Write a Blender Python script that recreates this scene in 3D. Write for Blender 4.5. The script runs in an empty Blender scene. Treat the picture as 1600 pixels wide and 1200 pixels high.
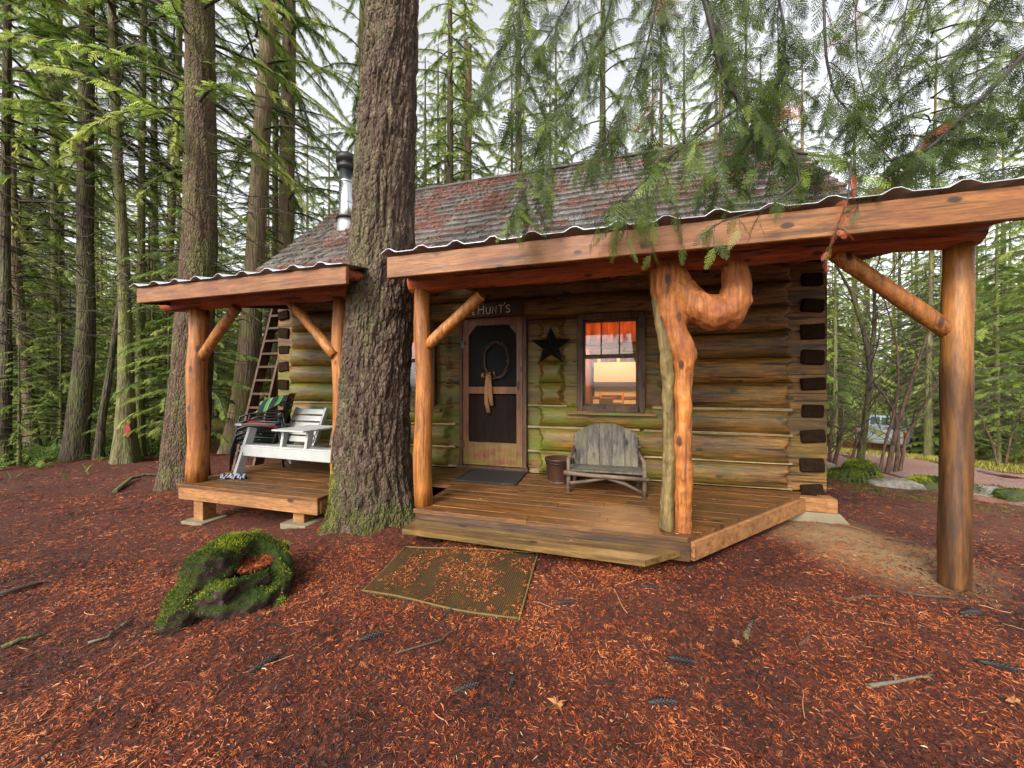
import bpy, math, random
import numpy as np
from mathutils import Vector, Matrix, Euler

random.seed(7)
R = np.random.default_rng(11)
PI = math.pi
sc = bpy.context.scene
COL = sc.collection

# ------------------------------------------------------------------ camera
F_PX, CY, HC = 560.0, 602.0, 1.45           # focal length in photo pixels, horizon row, eye height
PH = math.atan(160 / 560.0)                 # the facade is turned by this much
CP, SP = math.cos(PH), math.sin(PH)
cam = bpy.data.cameras.new('camera')
cam.sensor_width = 36.0
cam.lens = 36.0 * F_PX / 1600.0
cam.shift_y = (CY - 600.0) / 1600.0
cam.clip_start, cam.clip_end = 0.05, 900
camo = bpy.data.objects.new('camera', cam)
camo.location = (0, 0, HC)
camo.rotation_euler = (PI / 2, 0, PH)
COL.objects.link(camo)
sc.camera = camo

# ------------------------------------------------------------------ sky, sun, exposure (overcast, under trees)
SUN_EL, SUN_AZ = math.radians(36), math.radians(196)     # azimuth measured clockwise from +Y
w = bpy.data.worlds.new('World'); sc.world = w; w.use_nodes = True
nt = w.node_tree
bg = nt.nodes['Background']
sky = nt.nodes.new('ShaderNodeTexSky'); sky.sky_type = 'NISHITA'; sky.sun_disc = False
sky.sun_elevation = SUN_EL; sky.sun_rotation = SUN_AZ
sky.air_density = 1.0; sky.dust_density = 3.0; sky.ozone_density = 1.0
hs = nt.nodes.new('ShaderNodeHueSaturation'); hs.inputs['Saturation'].default_value = 0.12
nt.links.new(sky.outputs[0], hs.inputs['Color'])
nt.links.new(hs.outputs[0], bg.inputs['Color'])
bg.inputs['Strength'].default_value = 0.15
sl = bpy.data.lights.new('sun', 'SUN'); sl.energy = 1.5; sl.angle = math.radians(22); sl.color = (1.0, 0.96, 0.9)
so = bpy.data.objects.new('sun', sl)
sd = Vector((math.sin(SUN_AZ) * math.cos(SUN_EL), math.cos(SUN_AZ) * math.cos(SUN_EL), math.sin(SUN_EL)))
so.rotation_euler = sd.to_track_quat('Z', 'Y').to_euler(); so.location = (0, -3, 12)
COL.objects.link(so)
vs = sc.view_settings
vs.view_transform = 'Standard'; vs.look = 'None'; vs.gamma = 1.0; vs.use_curve_mapping = False
vs.exposure = 1.5
cy = sc.cycles
cy.max_bounces = 7; cy.diffuse_bounces = 4; cy.glossy_bounces = 3; cy.transmission_bounces = 4; cy.transparent_max_bounces = 8
cy.use_denoising = True
cy.sample_clamp_indirect = 6.0

# ------------------------------------------------------------------ helpers
def ray(px, py):
    u = (px - 800) / F_PX
    return (u * CP - SP, u * SP + CP, (CY - py) / F_PX)
def onY(px, py, Y):
    r = ray(px, py); t = Y / r[1]
    return (r[0] * t, Y, HC + r[2] * t)
def onX(px, py, X):
    r = ray(px, py); t = X / r[0]
    return (X, r[1] * t, HC + r[2] * t)
def onZ(px, py, Z):
    r = ray(px, py); t = (Z - HC) / r[2]
    return (r[0] * t, r[1] * t, Z)
def atd(px, py, d):
    r = ray(px, py)
    return (r[0] * d, r[1] * d, HC + r[2] * d)
def proj(p):
    z = -p[0] * SP + p[1] * CP; x = p[0] * CP + p[1] * SP
    return 800 + F_PX * x / z, CY - F_PX * (p[2] - HC) / z, z

def sstep(x, a, b):
    t = np.clip((np.asarray(x, float) - a) / (b - a), 0, 1)
    return t * t * (3 - 2 * t)
def vnoise(p, seed=0):
    p = np.asarray(p, float); i = np.floor(p).astype(np.int64); f = p - i; f = f * f * (3 - 2 * f)
    def h(a, b, c):
        n = (a * 374761393 + b * 668265263 + c * 2147483647 + seed * 974711) & 0xFFFFFFFF
        n = ((n ^ (n >> 13)) * 1274126177) & 0xFFFFFFFF
        n = ((n ^ (n >> 16)) * 2246822519) & 0xFFFFFFFF
        return ((n ^ (n >> 15)) & 0xFFFF) / 65535.0
    x, y, z = i[..., 0], i[..., 1], i[..., 2]; fx, fy, fz = f[..., 0], f[..., 1], f[..., 2]
    L = lambda a, b, t: a + (b - a) * t
    return L(L(L(h(x, y, z), h(x + 1, y, z), fx), L(h(x, y + 1, z), h(x + 1, y + 1, z), fx), fy),
             L(L(h(x, y, z + 1), h(x + 1, y, z + 1), fx), L(h(x, y + 1, z + 1), h(x + 1, y + 1, z + 1), fx), fy), fz)
def fbm(p, o=3, seed=0):
    s = 0; a = .5; p = np.asarray(p, float)
    for k in range(o):
        s = s + a * vnoise(p * 2 ** k, seed + k); a *= .5
    return s / (1 - .5 ** o)

def gh(X, Y):
    """height of the ground"""
    X = np.asarray(X, float); Y = np.asarray(Y, float)
    h = -0.20 * sstep(-X, 1.6, 5.0) * sstep(Y, 0.5, 3.0)
    h = h + 0.09 * sstep(X, 0.4, 2.2) * (1 - sstep(Y, 3.4, 4.6)) * sstep(Y, 0.6, 2.4)
    g = .53 * X + .85 * Y - 9.0
    g = np.clip(g, 0, 22)
    h = h - 0.125 * (np.sqrt(g * g + 1) - 1) * sstep(X, 1.0, 5.0)
    h = h + .09 * np.exp(-((X + 2.5) ** 2 + (Y - 3.35) ** 2) / .5)
    h = h + .055 * np.exp(-((X + .6) / 1.3) ** 2 - ((Y - 2.75) / .45) ** 2)
    p = np.stack([X * .9, Y * .9, X * 0 + 3.3], -1)
    r = np.hypot(X, Y)
    h = h + (fbm(p, 2, 5) - .5) * (.05 + .22 * sstep(r, 6, 14) + 1.2 * sstep(r, 25, 80))
    return h
def ghf(x, y):
    return float(gh(np.array([x]), np.array([y]))[0])

ORG = {}
def tag(o, label=None, cat=None, group=None, kind=None):
    if label: o['label'] = label
    if cat: o['category'] = cat
    if group: o['group'] = group
    if kind: o['kind'] = kind
    return o
def thing(name, label, cat, loc=(0, 0, 0), rz=0, group=None):
    o = bpy.data.objects.new(name, None); COL.objects.link(o)
    o.empty_display_size = .1
    o.location = loc; o.rotation_euler = (0, 0, rz)
    ORG[o.name] = Vector((0, 0, 0)) if rz else Vector(loc)     # with a turn, parts are given in local coordinates
    return tag(o, label, cat, group)
def link(name, me, mat, parent=None):
    o = bpy.data.objects.new(name, me); COL.objects.link(o)
    if mat is not None and not me.materials:
        me.materials.append(mat)
    if parent is not None:
        o.parent = parent
        ORG[o.name] = ORG[parent.name]
    else:
        ORG[o.name] = Vector((0, 0, 0))
    return o
def npmesh(name, V, Fs, smooth=False, tint=None):
    """V (n,3); Fs: array (m,k) or list of arrays"""
    me = bpy.data.meshes.new(name)
    V = np.asarray(V, np.float32)
    if isinstance(Fs, np.ndarray): Fs = [Fs]
    Fs = [f for f in Fs if len(f)]
    me.vertices.add(len(V)); me.vertices.foreach_set('co', V.ravel())
    nl = sum(f.size for f in Fs); npoly = sum(len(f) for f in Fs)
    me.loops.add(nl); me.polygons.add(npoly)
    me.loops.foreach_set('vertex_index', np.concatenate([f.ravel() for f in Fs]).astype(np.int32))
    ks = np.concatenate([np.full(len(f), f.shape[1]) for f in Fs])
    st = np.concatenate([[0], np.cumsum(ks)[:-1]]).astype(np.int32)
    me.polygons.foreach_set('loop_start', st)
    if smooth: me.polygons.foreach_set('use_smooth', np.ones(npoly, bool))
    if tint is not None:
        at = me.attributes.new('tint', 'FLOAT', 'POINT'); at.data.foreach_set('value', np.asarray(tint, np.float32))
    me.update(); me.validate()
    return me

class MB:
    """collects simple shapes and links them as one mesh object"""
    def __init__(s): s.v = []; s.f = []; s.sm = []
    def add(s, V, Fc, smooth=False):
        b = len(s.v); s.v += [tuple(map(float, p)) for p in V]
        s.f += [tuple(int(i) + b for i in f) for f in Fc]; s.sm += [smooth] * len(Fc)
        return s
    def box(s, c, d, rot=None, bev=0.0):
        hx, hy, hz = d[0] / 2, d[1] / 2, d[2] / 2
        M = (Euler(rot).to_matrix() if rot is not None and not isinstance(rot, Matrix) else rot)
        if bev <= 0:
            P = [Vector((x * hx, y * hy, z * hz)) for x in (-1, 1) for y in (-1, 1) for z in (-1, 1)]
            Fc = [(0, 1, 3, 2), (4, 6, 7, 5), (0, 4, 5, 1), (2, 3, 7, 6), (0, 2, 6, 4), (1, 5, 7, 3)]
        else:
            b = min(bev, hx * .8, hy * .8, hz * .8); P = []; idx = {}
            for x in (-1, 1):
                for y in (-1, 1):
                    for z in (-1, 1):
                        for a in range(3):
                            q = [x * hx, y * hy, z * hz]; sg = (x, y, z)
                            for k in range(3):
                                if k != a: q[k] -= sg[k] * b
                            idx[(x, y, z, a)] = len(P); P.append(Vector(q))
            Fc = []
            for a in range(3):
                o1, o2 = [k for k in range(3) if k != a]
                for sg in (-1, 1):
                    ring = []
                    for (p, q) in ((-1, -1), (1, -1), (1, 1), (-1, 1)):
                        t = [0, 0, 0]; t[a] = sg; t[o1] = p; t[o2] = q; ring.append(idx[(*t, a)])
                    Fc.append(tuple(ring))
                    # edges
                for p in (-1, 1):
                    for q in (-1, 1):
                        t0 = [0, 0, 0]; t0[a] = -1; t0[o1] = p; t0[o2] = q
                        t1 = list(t0); t1[a] = 1
                        Fc.append((idx[(*t0, o1)], idx[(*t1, o1)], idx[(*t1, o2)], idx[(*t0, o2)]))
            for x in (-1, 1):
                for y in (-1, 1):
                    for z in (-1, 1):
                        Fc.append((idx[(x, y, z, 0)], idx[(x, y, z, 1)], idx[(x, y, z, 2)]))
        if M is not None: P = [M @ p for p in P]
        c = Vector(c)
        return s.add([p + c for p in P], Fc)
    def beam(s, a, b, wd, ht, bev=0.0, up=(0, 0, 1)):
        a = Vector(a); b = Vector(b); x = (b - a).normalized(); up = Vector(up)
        y = up.cross(x).normalized(); z = x.cross(y)
        return s.box((a + b) / 2, ((b - a).length, wd, ht), Matrix((x, y, z)).transposed(), bev)
    def tube(s, pts, rad, n=8, cap=True, smooth=True, jit=0):
        pts = [Vector(p) for p in pts]; m = len(pts)
        if not hasattr(rad, '__len__'): rad = [rad] * m
        V = []; prev = None
        for i, p in enumerate(pts):
            d = (pts[min(i + 1, m - 1)] - pts[max(i - 1, 0)]).normalized()
            if prev is None:
                u = d.orthogonal().normalized()
            else:
                u = (prev - d * prev.dot(d))
                u = u.normalized() if u.length > 1e-6 else d.orthogonal().normalized()
            prev = u; v = d.cross(u)
            for k in range(n):
                a = 2 * PI * k / n; rr = rad[i] * (1 + (random.uniform(-jit, jit) if jit else 0))
                V.append(p + (u * math.cos(a) + v * math.sin(a)) * rr)
        Fc = [(i * n + k, i * n + (k + 1) % n, (i + 1) * n + (k + 1) % n, (i + 1) * n + k) for i in range(m - 1) for k in range(n)]
        s.add(V, Fc, smooth)
        if cap:
            b = len(s.v) - m * n
            s.f += [tuple(b + k for k in reversed(range(n))), tuple(b + (m - 1) * n + k for k in range(n))]; s.sm += [False, False]
        return s
    def lathe(s, c, prof, n=16, smooth=True):
        V = []; c = Vector(c)
        for r, z in prof:
            for k in range(n):
                a = 2 * PI * k / n; V.append(c + Vector((r * math.cos(a), r * math.sin(a), z)))
        m = len(prof)
        Fc = [(i * n + k, i * n + (k + 1) % n, (i + 1) * n + (k + 1) % n, (i + 1) * n + k) for i in range(m - 1) for k in range(n)]
        s.add(V, Fc, smooth)
        b = len(s.v) - m * n
        s.f += [tuple(b + k for k in reversed(range(n))), tuple(b + (m - 1) * n + k for k in range(n))]; s.sm += [False, False]
        return s
    def prism(s, poly, d):
        """poly: list of points (closed loop), d: extrusion vector"""
        n = len(poly); d = Vector(d); V = [Vector(p) for p in poly] + [Vector(p) + d for p in poly]
        Fc = [tuple(reversed(range(n))), tuple(range(n, 2 * n))] + [(k, (k + 1) % n, n + (k + 1) % n, n + k) for k in range(n)]
        return s.add(V, Fc)
    def mesh(s, name, off=None):
        me = bpy.data.meshes.new(name)
        v = s.v if off is None else [(p[0] - off[0], p[1] - off[1], p[2] - off[2]) for p in s.v]
        me.from_pydata(v, [], s.f)
        me.polygons.foreach_set('use_smooth', s.sm)
        import bmesh
        bm = bmesh.new(); bm.from_mesh(me); bmesh.ops.recalc_face_normals(bm, faces=bm.faces); bm.to_mesh(me); bm.free()
        me.update()
        return me
    def build(s, name, mat, parent=None):
        off = ORG[parent.name] if parent is not None else None
        return link(name, s.mesh(name, off), mat, parent)

def fused(name, mb, voxel, mat, parent=None, smooth_it=4, wob=0.0, wfreq=8):
    """tubes and lumps grown together into one continuous skin"""
    off = ORG[parent.name] if parent is not None else None
    me0 = mb.mesh('tmp', off)
    o = bpy.data.objects.new('tmp', me0); COL.objects.link(o)
    m = o.modifiers.new('r', 'REMESH'); m.mode = 'VOXEL'; m.voxel_size = voxel; m.use_smooth_shade = True
    m2 = o.modifiers.new('s', 'SMOOTH'); m2.factor = .5; m2.iterations = smooth_it
    dg = bpy.context.evaluated_depsgraph_get()
    me = bpy.data.meshes.new_from_object(o.evaluated_get(dg))
    bpy.data.objects.remove(o)
    me.name = name
    n = len(me.vertices); V = np.empty(n * 3, np.float32); me.vertices.foreach_get('co', V); V = V.reshape(-1, 3)
    if wob:
        N = np.empty(n * 3, np.float32); me.vertices.foreach_get('normal', N); N = N.reshape(-1, 3)
        V = V + N * ((fbm(V * wfreq, 3, 3) - .5) * 2 * wob)[:, None]
        me.vertices.foreach_set('co', V.astype(np.float32).ravel())
    me.update()
    return link(name, me, mat, parent)

def copy_tree(o, parent=None):
    c = o.copy(); COL.objects.link(c); c.parent = parent
    for ch in list(o.children): copy_tree(ch, c)
    return c

def inst(T, M, loc):
    """template (V, F list) placed by matrices M (n,3,3) and offsets loc (n,3)"""
    V, Fs = T; n = len(M); k = len(V)
    W = (np.einsum('nij,kj->nki', M, V) + loc[:, None, :]).reshape(-1, 3)
    add = (np.arange(n) * k)[:, None, None]
    return W, [(f[None] + add).reshape(-1, f.shape[1]) for f in Fs]
def frames(X, up):
    """rotation matrices with columns: x along X, y sideways, z close to up"""
    X = X / np.linalg.norm(X, axis=1, keepdims=True)
    Y = np.cross(up, X); Y /= np.linalg.norm(Y, axis=1, keepdims=True) + 1e-9
    return np.stack([X, Y, np.cross(X, Y)], -1)

# ------------------------------------------------------------------ materials
def srgb(r, g, b):
    f = lambda c: (c / 255 / 12.92) if c / 255 <= .04045 else ((c / 255 + .055) / 1.055) ** 2.4
    return (f(r), f(g), f(b), 1)
class NB:
    def __init__(s, name):
        s.m = bpy.data.materials.new(name); s.m.use_nodes = True; s.t = s.m.node_tree
        s.p = s.t.nodes['Principled BSDF']; s.out = s.t.nodes['Material Output']
        s.co = s.n('ShaderNodeTexCoord').outputs['Object']
    def n(s, ty, **kw):
        x = s.t.nodes.new(ty)
        for k, v in kw.items():
            if k in x.inputs: x.inputs[k].default_value = v
            else: setattr(x, k, v)
        return x
    def l(s, a, b): s.t.links.new(a, b)
    def mapping(s, scale=(1, 1, 1), rnd=True, src=None):
        m = s.n('ShaderNodeMapping'); m.inputs['Scale'].default_value = scale
        s.l(src or s.co, m.inputs['Vector'])
        if rnd:
            oi = s.n('ShaderNodeObjectInfo'); c = s.n('ShaderNodeVectorMath', operation='MULTIPLY')
            c.inputs[1].default_value = (37, 53, 71); s.l(oi.outputs['Random'], c.inputs[0]); s.l(c.outputs[0], m.inputs['Location'])
        return m.outputs[0]
    def noise(s, vec, scale, det=4, rough=.6, dist=0.0):
        x = s.n('ShaderNodeTexNoise'); x.inputs['Scale'].default_value = scale; x.inputs['Detail'].default_value = det
        x.inputs['Roughness'].default_value = rough; x.inputs['Distortion'].default_value = dist
        s.l(vec, x.inputs['Vector']); return x.outputs['Fac']
    def ramp(s, fac, stops):
        x = s.n('ShaderNodeValToRGB'); e = x.color_ramp.elements
        while len(e) < len(stops): e.new(.5)
        for k, (p, c) in enumerate(stops):
            e[k].position = p; e[k].color = c if hasattr(c, '__len__') else (c, c, c, 1)
        s.l(fac, x.inputs[0]); return x.outputs[0]
    def mix(s, fac, a, b, mode='MIX'):
        x = s.n('ShaderNodeMix', data_type='RGBA', blend_type=mode)
        for v, i in ((fac, 0), (a, 6), (b, 7)):
            if hasattr(v, 'links') or isinstance(v, bpy.types.NodeSocket): s.l(v, x.inputs[i])
            else: x.inputs[i].default_value = v
        return x.outputs[2]
    def math(s, op, a, b=0.0, c=None):
        x = s.n('ShaderNodeMath', operation=op)
        for i, v in enumerate((a, b, c)):
            if v is None: continue
            if isinstance(v, bpy.types.NodeSocket): s.l(v, x.inputs[i])
            else: x.inputs[i].default_value = v
        return x.outputs[0]
    def sep(s, axis, world=False):
        x = s.n('ShaderNodeSeparateXYZ')
        s.l(s.n('ShaderNodeNewGeometry').outputs['Position'] if world else s.co, x.inputs[0])
        return x.outputs[axis]
    def bump(s, h, st=.3, d=.01):
        b = s.n('ShaderNodeBump'); b.inputs['Strength'].default_value = st; b.inputs['Distance'].default_value = d
        s.l(h, b.inputs['Height']); s.l(b.outputs[0], s.p.inputs['Normal']); return b
    def fin(s, col, rough=.7, spec=.4):
        if isinstance(col, bpy.types.NodeSocket): s.l(col, s.p.inputs['Base Color'])
        else: s.p.inputs['Base Color'].default_value = col
        if isinstance(rough, bpy.types.NodeSocket): s.l(rough, s.p.inputs['Roughness'])
        else: s.p.inputs['Roughness'].default_value = rough
        s.p.inputs['Specular IOR Level'].default_value = spec
        return s.m

def wood(name, dark, light, axis='x', stretch=14, rough=.55, knots=True, stain=None, bump=.35, vary=.25, algae=None, spec=.4, cracks=.5):
    """grain along one axis, knots, streaks; algae = (colour, low, high) green film that thins out above a height"""
    b = NB(name)
    k = 'xyz'.index(axis); sc_ = [stretch] * 3; sc_[k] = 1.7
    v = b.mapping(tuple(sc_)); v0 = b.mapping((1, 1, 1))
    g = b.noise(v, 1.6, 6, .65, .4)
    col = b.ramp(g, [(.34, dark), (.5, tuple((dark[i] + light[i]) / 2 for i in range(3)) + (1,)), (.66, light)])
    fine = b.noise(v, 7, 4, .7)
    col = b.mix(b.math('MULTIPLY', b.ramp(fine, [(.36, 1.0), (.54, 0.0)]), .5), col, tuple(c * .5 for c in dark[:3]) + (1,))
    if knots:
        sk = [6.5] * 3; sk[k] = 3.2
        vo = b.n('ShaderNodeTexVoronoi'); vo.inputs['Scale'].default_value = 1.0; b.l(b.mapping(tuple(sk)), vo.inputs['Vector'])
        col = b.mix(b.ramp(vo.outputs['Distance'], [(.11, .95), (.16, 0.0)]), col, tuple(c * .22 for c in dark[:3]) + (1,))
    if cracks:
        sk = [26.0] * 3; sk[k] = .9
        cr = b.noise(b.mapping(tuple(sk)), 1.0, 3, .5, .2)
        cm = b.ramp(cr, [(.35, 1.0), (.385, 0.0)])
        col = b.mix(b.math('MULTIPLY', cm, cracks), col, (.008, .005, .003, 1))
    blot = b.noise(v0, 2.2, 3, .6)
    col = b.mix(b.math('MULTIPLY', b.ramp(blot, [(.4, 0.0), (.75, 1.0)]), vary), col, tuple(c * .35 for c in dark[:3]) + (1,))
    if stain:
        s2 = b.noise(b.mapping((.7, .7, 2)), 1.3, 4, .6)
        col = b.mix(b.ramp(s2, [(.48, 0.0), (.62, stain[1])]), col, stain[0])
    if algae:
        z = b.sep(2, True)
        a = b.ramp(b.noise(b.mapping((1.2, 1.2, 3.0)), 1.5, 5, .65), [(.39, 0.0), (.6, .95)])
        hm = b.n('ShaderNodeMapRange'); hm.inputs[1].default_value = algae[1]; hm.inputs[2].default_value = algae[2]
        hm.inputs[3].default_value = 1.0; hm.inputs[4].default_value = .12; b.l(z, hm.inputs[0])
        xm = b.n('ShaderNodeMapRange'); xm.inputs[1].default_value = -.2; xm.inputs[2].default_value = 1.0; xm.inputs[3].default_value = 1.0; xm.inputs[4].default_value = .22; b.l(b.sep(0, True), xm.inputs[0])
        col = b.mix(b.math('MULTIPLY', b.math('MULTIPLY', b.math('MULTIPLY', a, hm.outputs[0]), xm.outputs[0]), .95), col, algae[0])
    b.bump(b.math('ADD', b.math('MULTIPLY', g, .6), b.math('MULTIPLY', fine, .4)), bump, .012)
    ro = b.n('ShaderNodeMapRange'); ro.inputs[3].default_value = rough - .12; ro.inputs[4].default_value = rough + .18; b.l(blot, ro.inputs[0])
    return b.fin(col, ro.outputs[0], spec)

def plain(name, col, rough=.6, metal=0.0, var=.25, scale=6, bump=0.0, spec=.4):
    b = NB(name)
    nz = b.noise(b.mapping(), scale, 4, .6)
    c = b.mix(b.math('MULTIPLY', b.ramp(nz, [(.35, 1.0), (.65, 0.0)]), var), col, tuple(x * .4 for x in col[:3]) + (1,))
    if bump: b.bump(nz, bump, .01)
    b.p.inputs['Metallic'].default_value = metal
    return b.fin(c, rough, spec)

def tinted(name, stops, rough=.6, transl=0.0, spec=.3, noise=0.0):
    """colour picked per piece from the 'tint' attribute; leaves let light through"""
    b = NB(name)
    a = b.n('ShaderNodeAttribute', attribute_name='tint')
    fac = a.outputs['Fac']
    if noise:
        oi = b.n('ShaderNodeObjectInfo')
        fac = b.math('ADD', fac, b.math('MULTIPLY', b.math('SUBTRACT', oi.outputs['Random'], .5), noise))
    col = b.ramp(fac, stops)
    m = b.fin(col, rough, spec)
    if transl:
        tr = b.n('ShaderNodeBsdfTranslucent'); mx = b.n('ShaderNodeMixShader'); mx.inputs[0].default_value = transl
        b.l(b.mix(.5, col, (.35, .42, .04, 1), 'MIX'), tr.inputs['Color']) if False else b.l(col, tr.inputs['Color'])
        b.l(b.p.outputs[0], mx.inputs[1]); b.l(tr.outputs[0], mx.inputs[2]); b.l(mx.outputs[0], b.out.inputs['Surface'])
    return m

def bark(name, c_dark, c_mid, c_light, moss=None, sx=9, sz=1.6, bump=.8, mossz=None, mside=None):
    b = NB(name)
    v = b.mapping((sx, sx, sz))
    g = b.noise(v, 1.4, 7, .7, .6)
    col = b.ramp(g, [(.3, c_dark), (.5, c_mid), (.7, c_light)])
    vo = b.n('ShaderNodeTexVoronoi', feature='DISTANCE_TO_EDGE'); vo.inputs['Scale'].default_value = 1.6
    b.l(b.mapping((sx * .9, sx * .9, sz * 1.3)), vo.inputs['Vector'])
    if moss:
        mn = b.noise(b.mapping((1, 1, .6)), 2.6, 5, .7)
        k = b.ramp(mn, [(.44, 0.0), (.6, 1.0)])
        fleck = b.noise(b.mapping((1, 1, 1)), 55, 2, .5)
        k = b.math('MULTIPLY', k, b.ramp(fleck, [(.42, 0.0), (.56, 1.0)]))
        if mside:
            ge = b.n('ShaderNodeNewGeometry'); dt = b.n('ShaderNodeVectorMath', operation='DOT_PRODUCT'); dt.inputs[1].default_value = mside
            b.l(ge.outputs['Normal'], dt.inputs[0])
            k = b.math('MULTIPLY', k, b.ramp(dt.outputs['Value'], [(.0, .1), (.6, 1.0)]))
        col = b.mix(b.math('MULTIPLY', k, .9), col, moss)
        if mossz:
            mz = b.n('ShaderNodeMapRange'); mz.inputs[1].default_value = mossz[0]; mz.inputs[2].default_value = mossz[1]
            mz.inputs[3].default_value = 1.0; mz.inputs[4].default_value = 0.0; b.l(b.sep(2, True), mz.inputs[0])
            k2 = b.ramp(b.math('ADD', mz.outputs[0], b.math('MULTIPLY', b.math('SUBTRACT', mn, .5), 3.0)), [(.75, 0.0), (1.1, .8)])
            col = b.mix(b.math('MULTIPLY', k2, b.ramp(fleck, [(.4, .1), (.58, 1.0)])), col, srgb(70, 80, 24))
    h = b.math('ADD', g, b.math('MULTIPLY', b.ramp(vo.outputs['Distance'], [(0, 0.0), (.25, 1.0)]), .6))
    b.bump(h, bump, .03)
    return b.fin(col, .85, .2)

M = {}
M['post'] = wood('peeled_log', srgb(100, 54, 17), srgb(176, 112, 44), 'z', 20, .55, stain=(srgb(104, 54, 20), .4), vary=.35, bump=.6)
M['post_aged'] = None
M['fascia'] = wood('fascia_plank', srgb(90, 53, 22), srgb(140, 90, 42), 'x', 16, .55, stain=(srgb(104, 50, 26), .5), vary=.3, bump=.5)
M['beam'] = wood('beam_log', srgb(118, 52, 20), srgb(186, 96, 40), 'x', 16, .55, vary=.4, cracks=1.0, bump=.7)
M['gnarl'] = wood('gnarled_wood', srgb(112, 58, 16), srgb(190, 118, 44), 'z', 24, .6, stain=(srgb(104, 46, 15), .6), vary=.3, bump=.8, spec=.45)
M['gnarl_old'] = wood('weathered_stem', srgb(70, 54, 26), srgb(128, 108, 60), 'z', 20, .7, bump=.9, vary=.5)
M['log'] = wood('wall_log', srgb(50, 30, 10), srgb(150, 100, 34), 'x', 22, .5, stain=(srgb(44, 29, 13), .55), algae=(srgb(84, 94, 13), 1.1, 2.5), vary=.35, cracks=1.0, bump=.8)
M['log_end'] = plain('log_end_grain', srgb(38, 25, 15), .95, var=.8, scale=22, bump=.8, spec=.08)
M['ridge'] = wood('ridge_board', srgb(46, 40, 36), srgb(92, 84, 78), 'x', 16, .4)
M['chink'] = wood('chink_strip', srgb(104, 86, 54), srgb(160, 140, 100), 'x', 10, .7, knots=False)
M['deck'] = wood('deck_board', srgb(70, 42, 17), srgb(126, 82, 36), 'x', 14, .42, stain=(srgb(66, 48, 24), .65), vary=.6, spec=.5)
M['rim'] = wood('rim_board', srgb(108, 70, 36), srgb(158, 110, 64), 'x', 11, .55, vary=.3)
M['tread'] = wood('step_tread', srgb(76, 56, 28), srgb(122, 94, 50), 'x', 14, .35, vary=.5, spec=.5)
M['step'] = wood('step_plank', srgb(48, 31, 17), srgb(92, 62, 33), 'x', 12, .4, vary=.5, spec=.5)
M['door'] = wood('door_frame_wood', srgb(86, 46, 24), srgb(126, 74, 42), 'z', 12, .5, vary=.3, algae=(srgb(110, 104, 40), .2, 1.0))
M['trim'] = wood('dark_trim', srgb(52, 34, 20), srgb(92, 62, 36), 'z', 12, .6, vary=.4)
M['signw'] = wood('sign_board', srgb(44, 28, 18), srgb(74, 48, 30), 'x', 14, .6)
M['grey'] = wood('weathered_plank', srgb(54, 49, 42), srgb(104, 96, 84), 'z', 18, .75, vary=.35, stain=(srgb(104, 98, 66), .4))
M['twig'] = wood('twig_wood', srgb(62, 50, 40), srgb(112, 92, 74), 'x', 10, .7, knots=False)
M['white'] = plain('white_paint', srgb(150, 150, 146), .5, var=.3, scale=4)
M['wreath'] = plain('dry_twigs', srgb(74, 50, 34), .8, var=.4, scale=30)
M['burlap'] = plain('burlap', srgb(132, 94, 56), .95, var=.35, scale=40, bump=.3)
M['star'] = plain('dark_iron', srgb(20, 18, 18), .5, .6, var=.3)
M['screen'] = plain('insect_screen', srgb(9, 8, 8), .7, 0, var=.2, scale=200, spec=.15)
M['panel'] = wood('brown_door_leaf', srgb(20, 13, 9), srgb(36, 23, 15), 'z', 10, .7, knots=False, spec=.1)
M['steel'] = plain('stove_pipe_steel', srgb(196, 200, 202), .22, 1.0, var=.12, scale=3)
M['galv'] = plain('flashing', srgb(170, 174, 170), .45, .7, var=.3, scale=5)
M['black'] = plain('black_metal', srgb(34, 33, 34), .5, .3, var=.2)
M['sheet'] = plain('roof_sheet_metal', srgb(196, 198, 202), .4, .35, var=.3, scale=4)
M['conc'] = plain('concrete', srgb(112, 102, 80), .9, var=.35, scale=7, bump=.3)
M['mat'] = plain('door_mat_pile', srgb(30, 23, 19), .95, var=.5, scale=60, bump=.5)
M['rubber'] = plain('rubber', srgb(28, 26, 25), .6)
M['bucket'] = plain('brown_bucket', srgb(58, 36, 26), .4, .0, var=.4)
M['tube'] = plain('dark_tube', srgb(40, 38, 40), .3, .6, var=.1)
M['red'] = plain('red_fabric', srgb(158, 30, 40), .9, var=.2, scale=20)
def ong(px, py, far=60):
    r = ray(px, py)
    t = np.linspace(.8, far, 1200)
    d = HC + r[2] * t - gh(r[0] * t, r[1] * t)
    k = np.argmax(d < 0) if (d < 0).any() else len(t) - 1
    a, b_ = t[max(k - 1, 0)], t[k]; da, db = d[max(k - 1, 0)], d[k]
    s = a + (b_ - a) * (da / (da - db) if da != db else 0)
    return (r[0] * s, r[1] * s, HC + r[2] * s)

def overlay(m, fn):
    """lay one more colour over a finished material: fn(NB-like) returns (mask, colour)"""
    b = NB.__new__(NB); b.m = m; b.t = m.node_tree; b.p = b.t.nodes['Principled BSDF']; b.out = b.t.nodes['Material Output']
    b.co = b.n('ShaderNodeTexCoord').outputs['Object']
    src = b.p.inputs['Base Color'].links[0].from_socket
    k, c = fn(b)
    b.l(b.mix(k, src, c), b.p.inputs['Base Color'])

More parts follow.
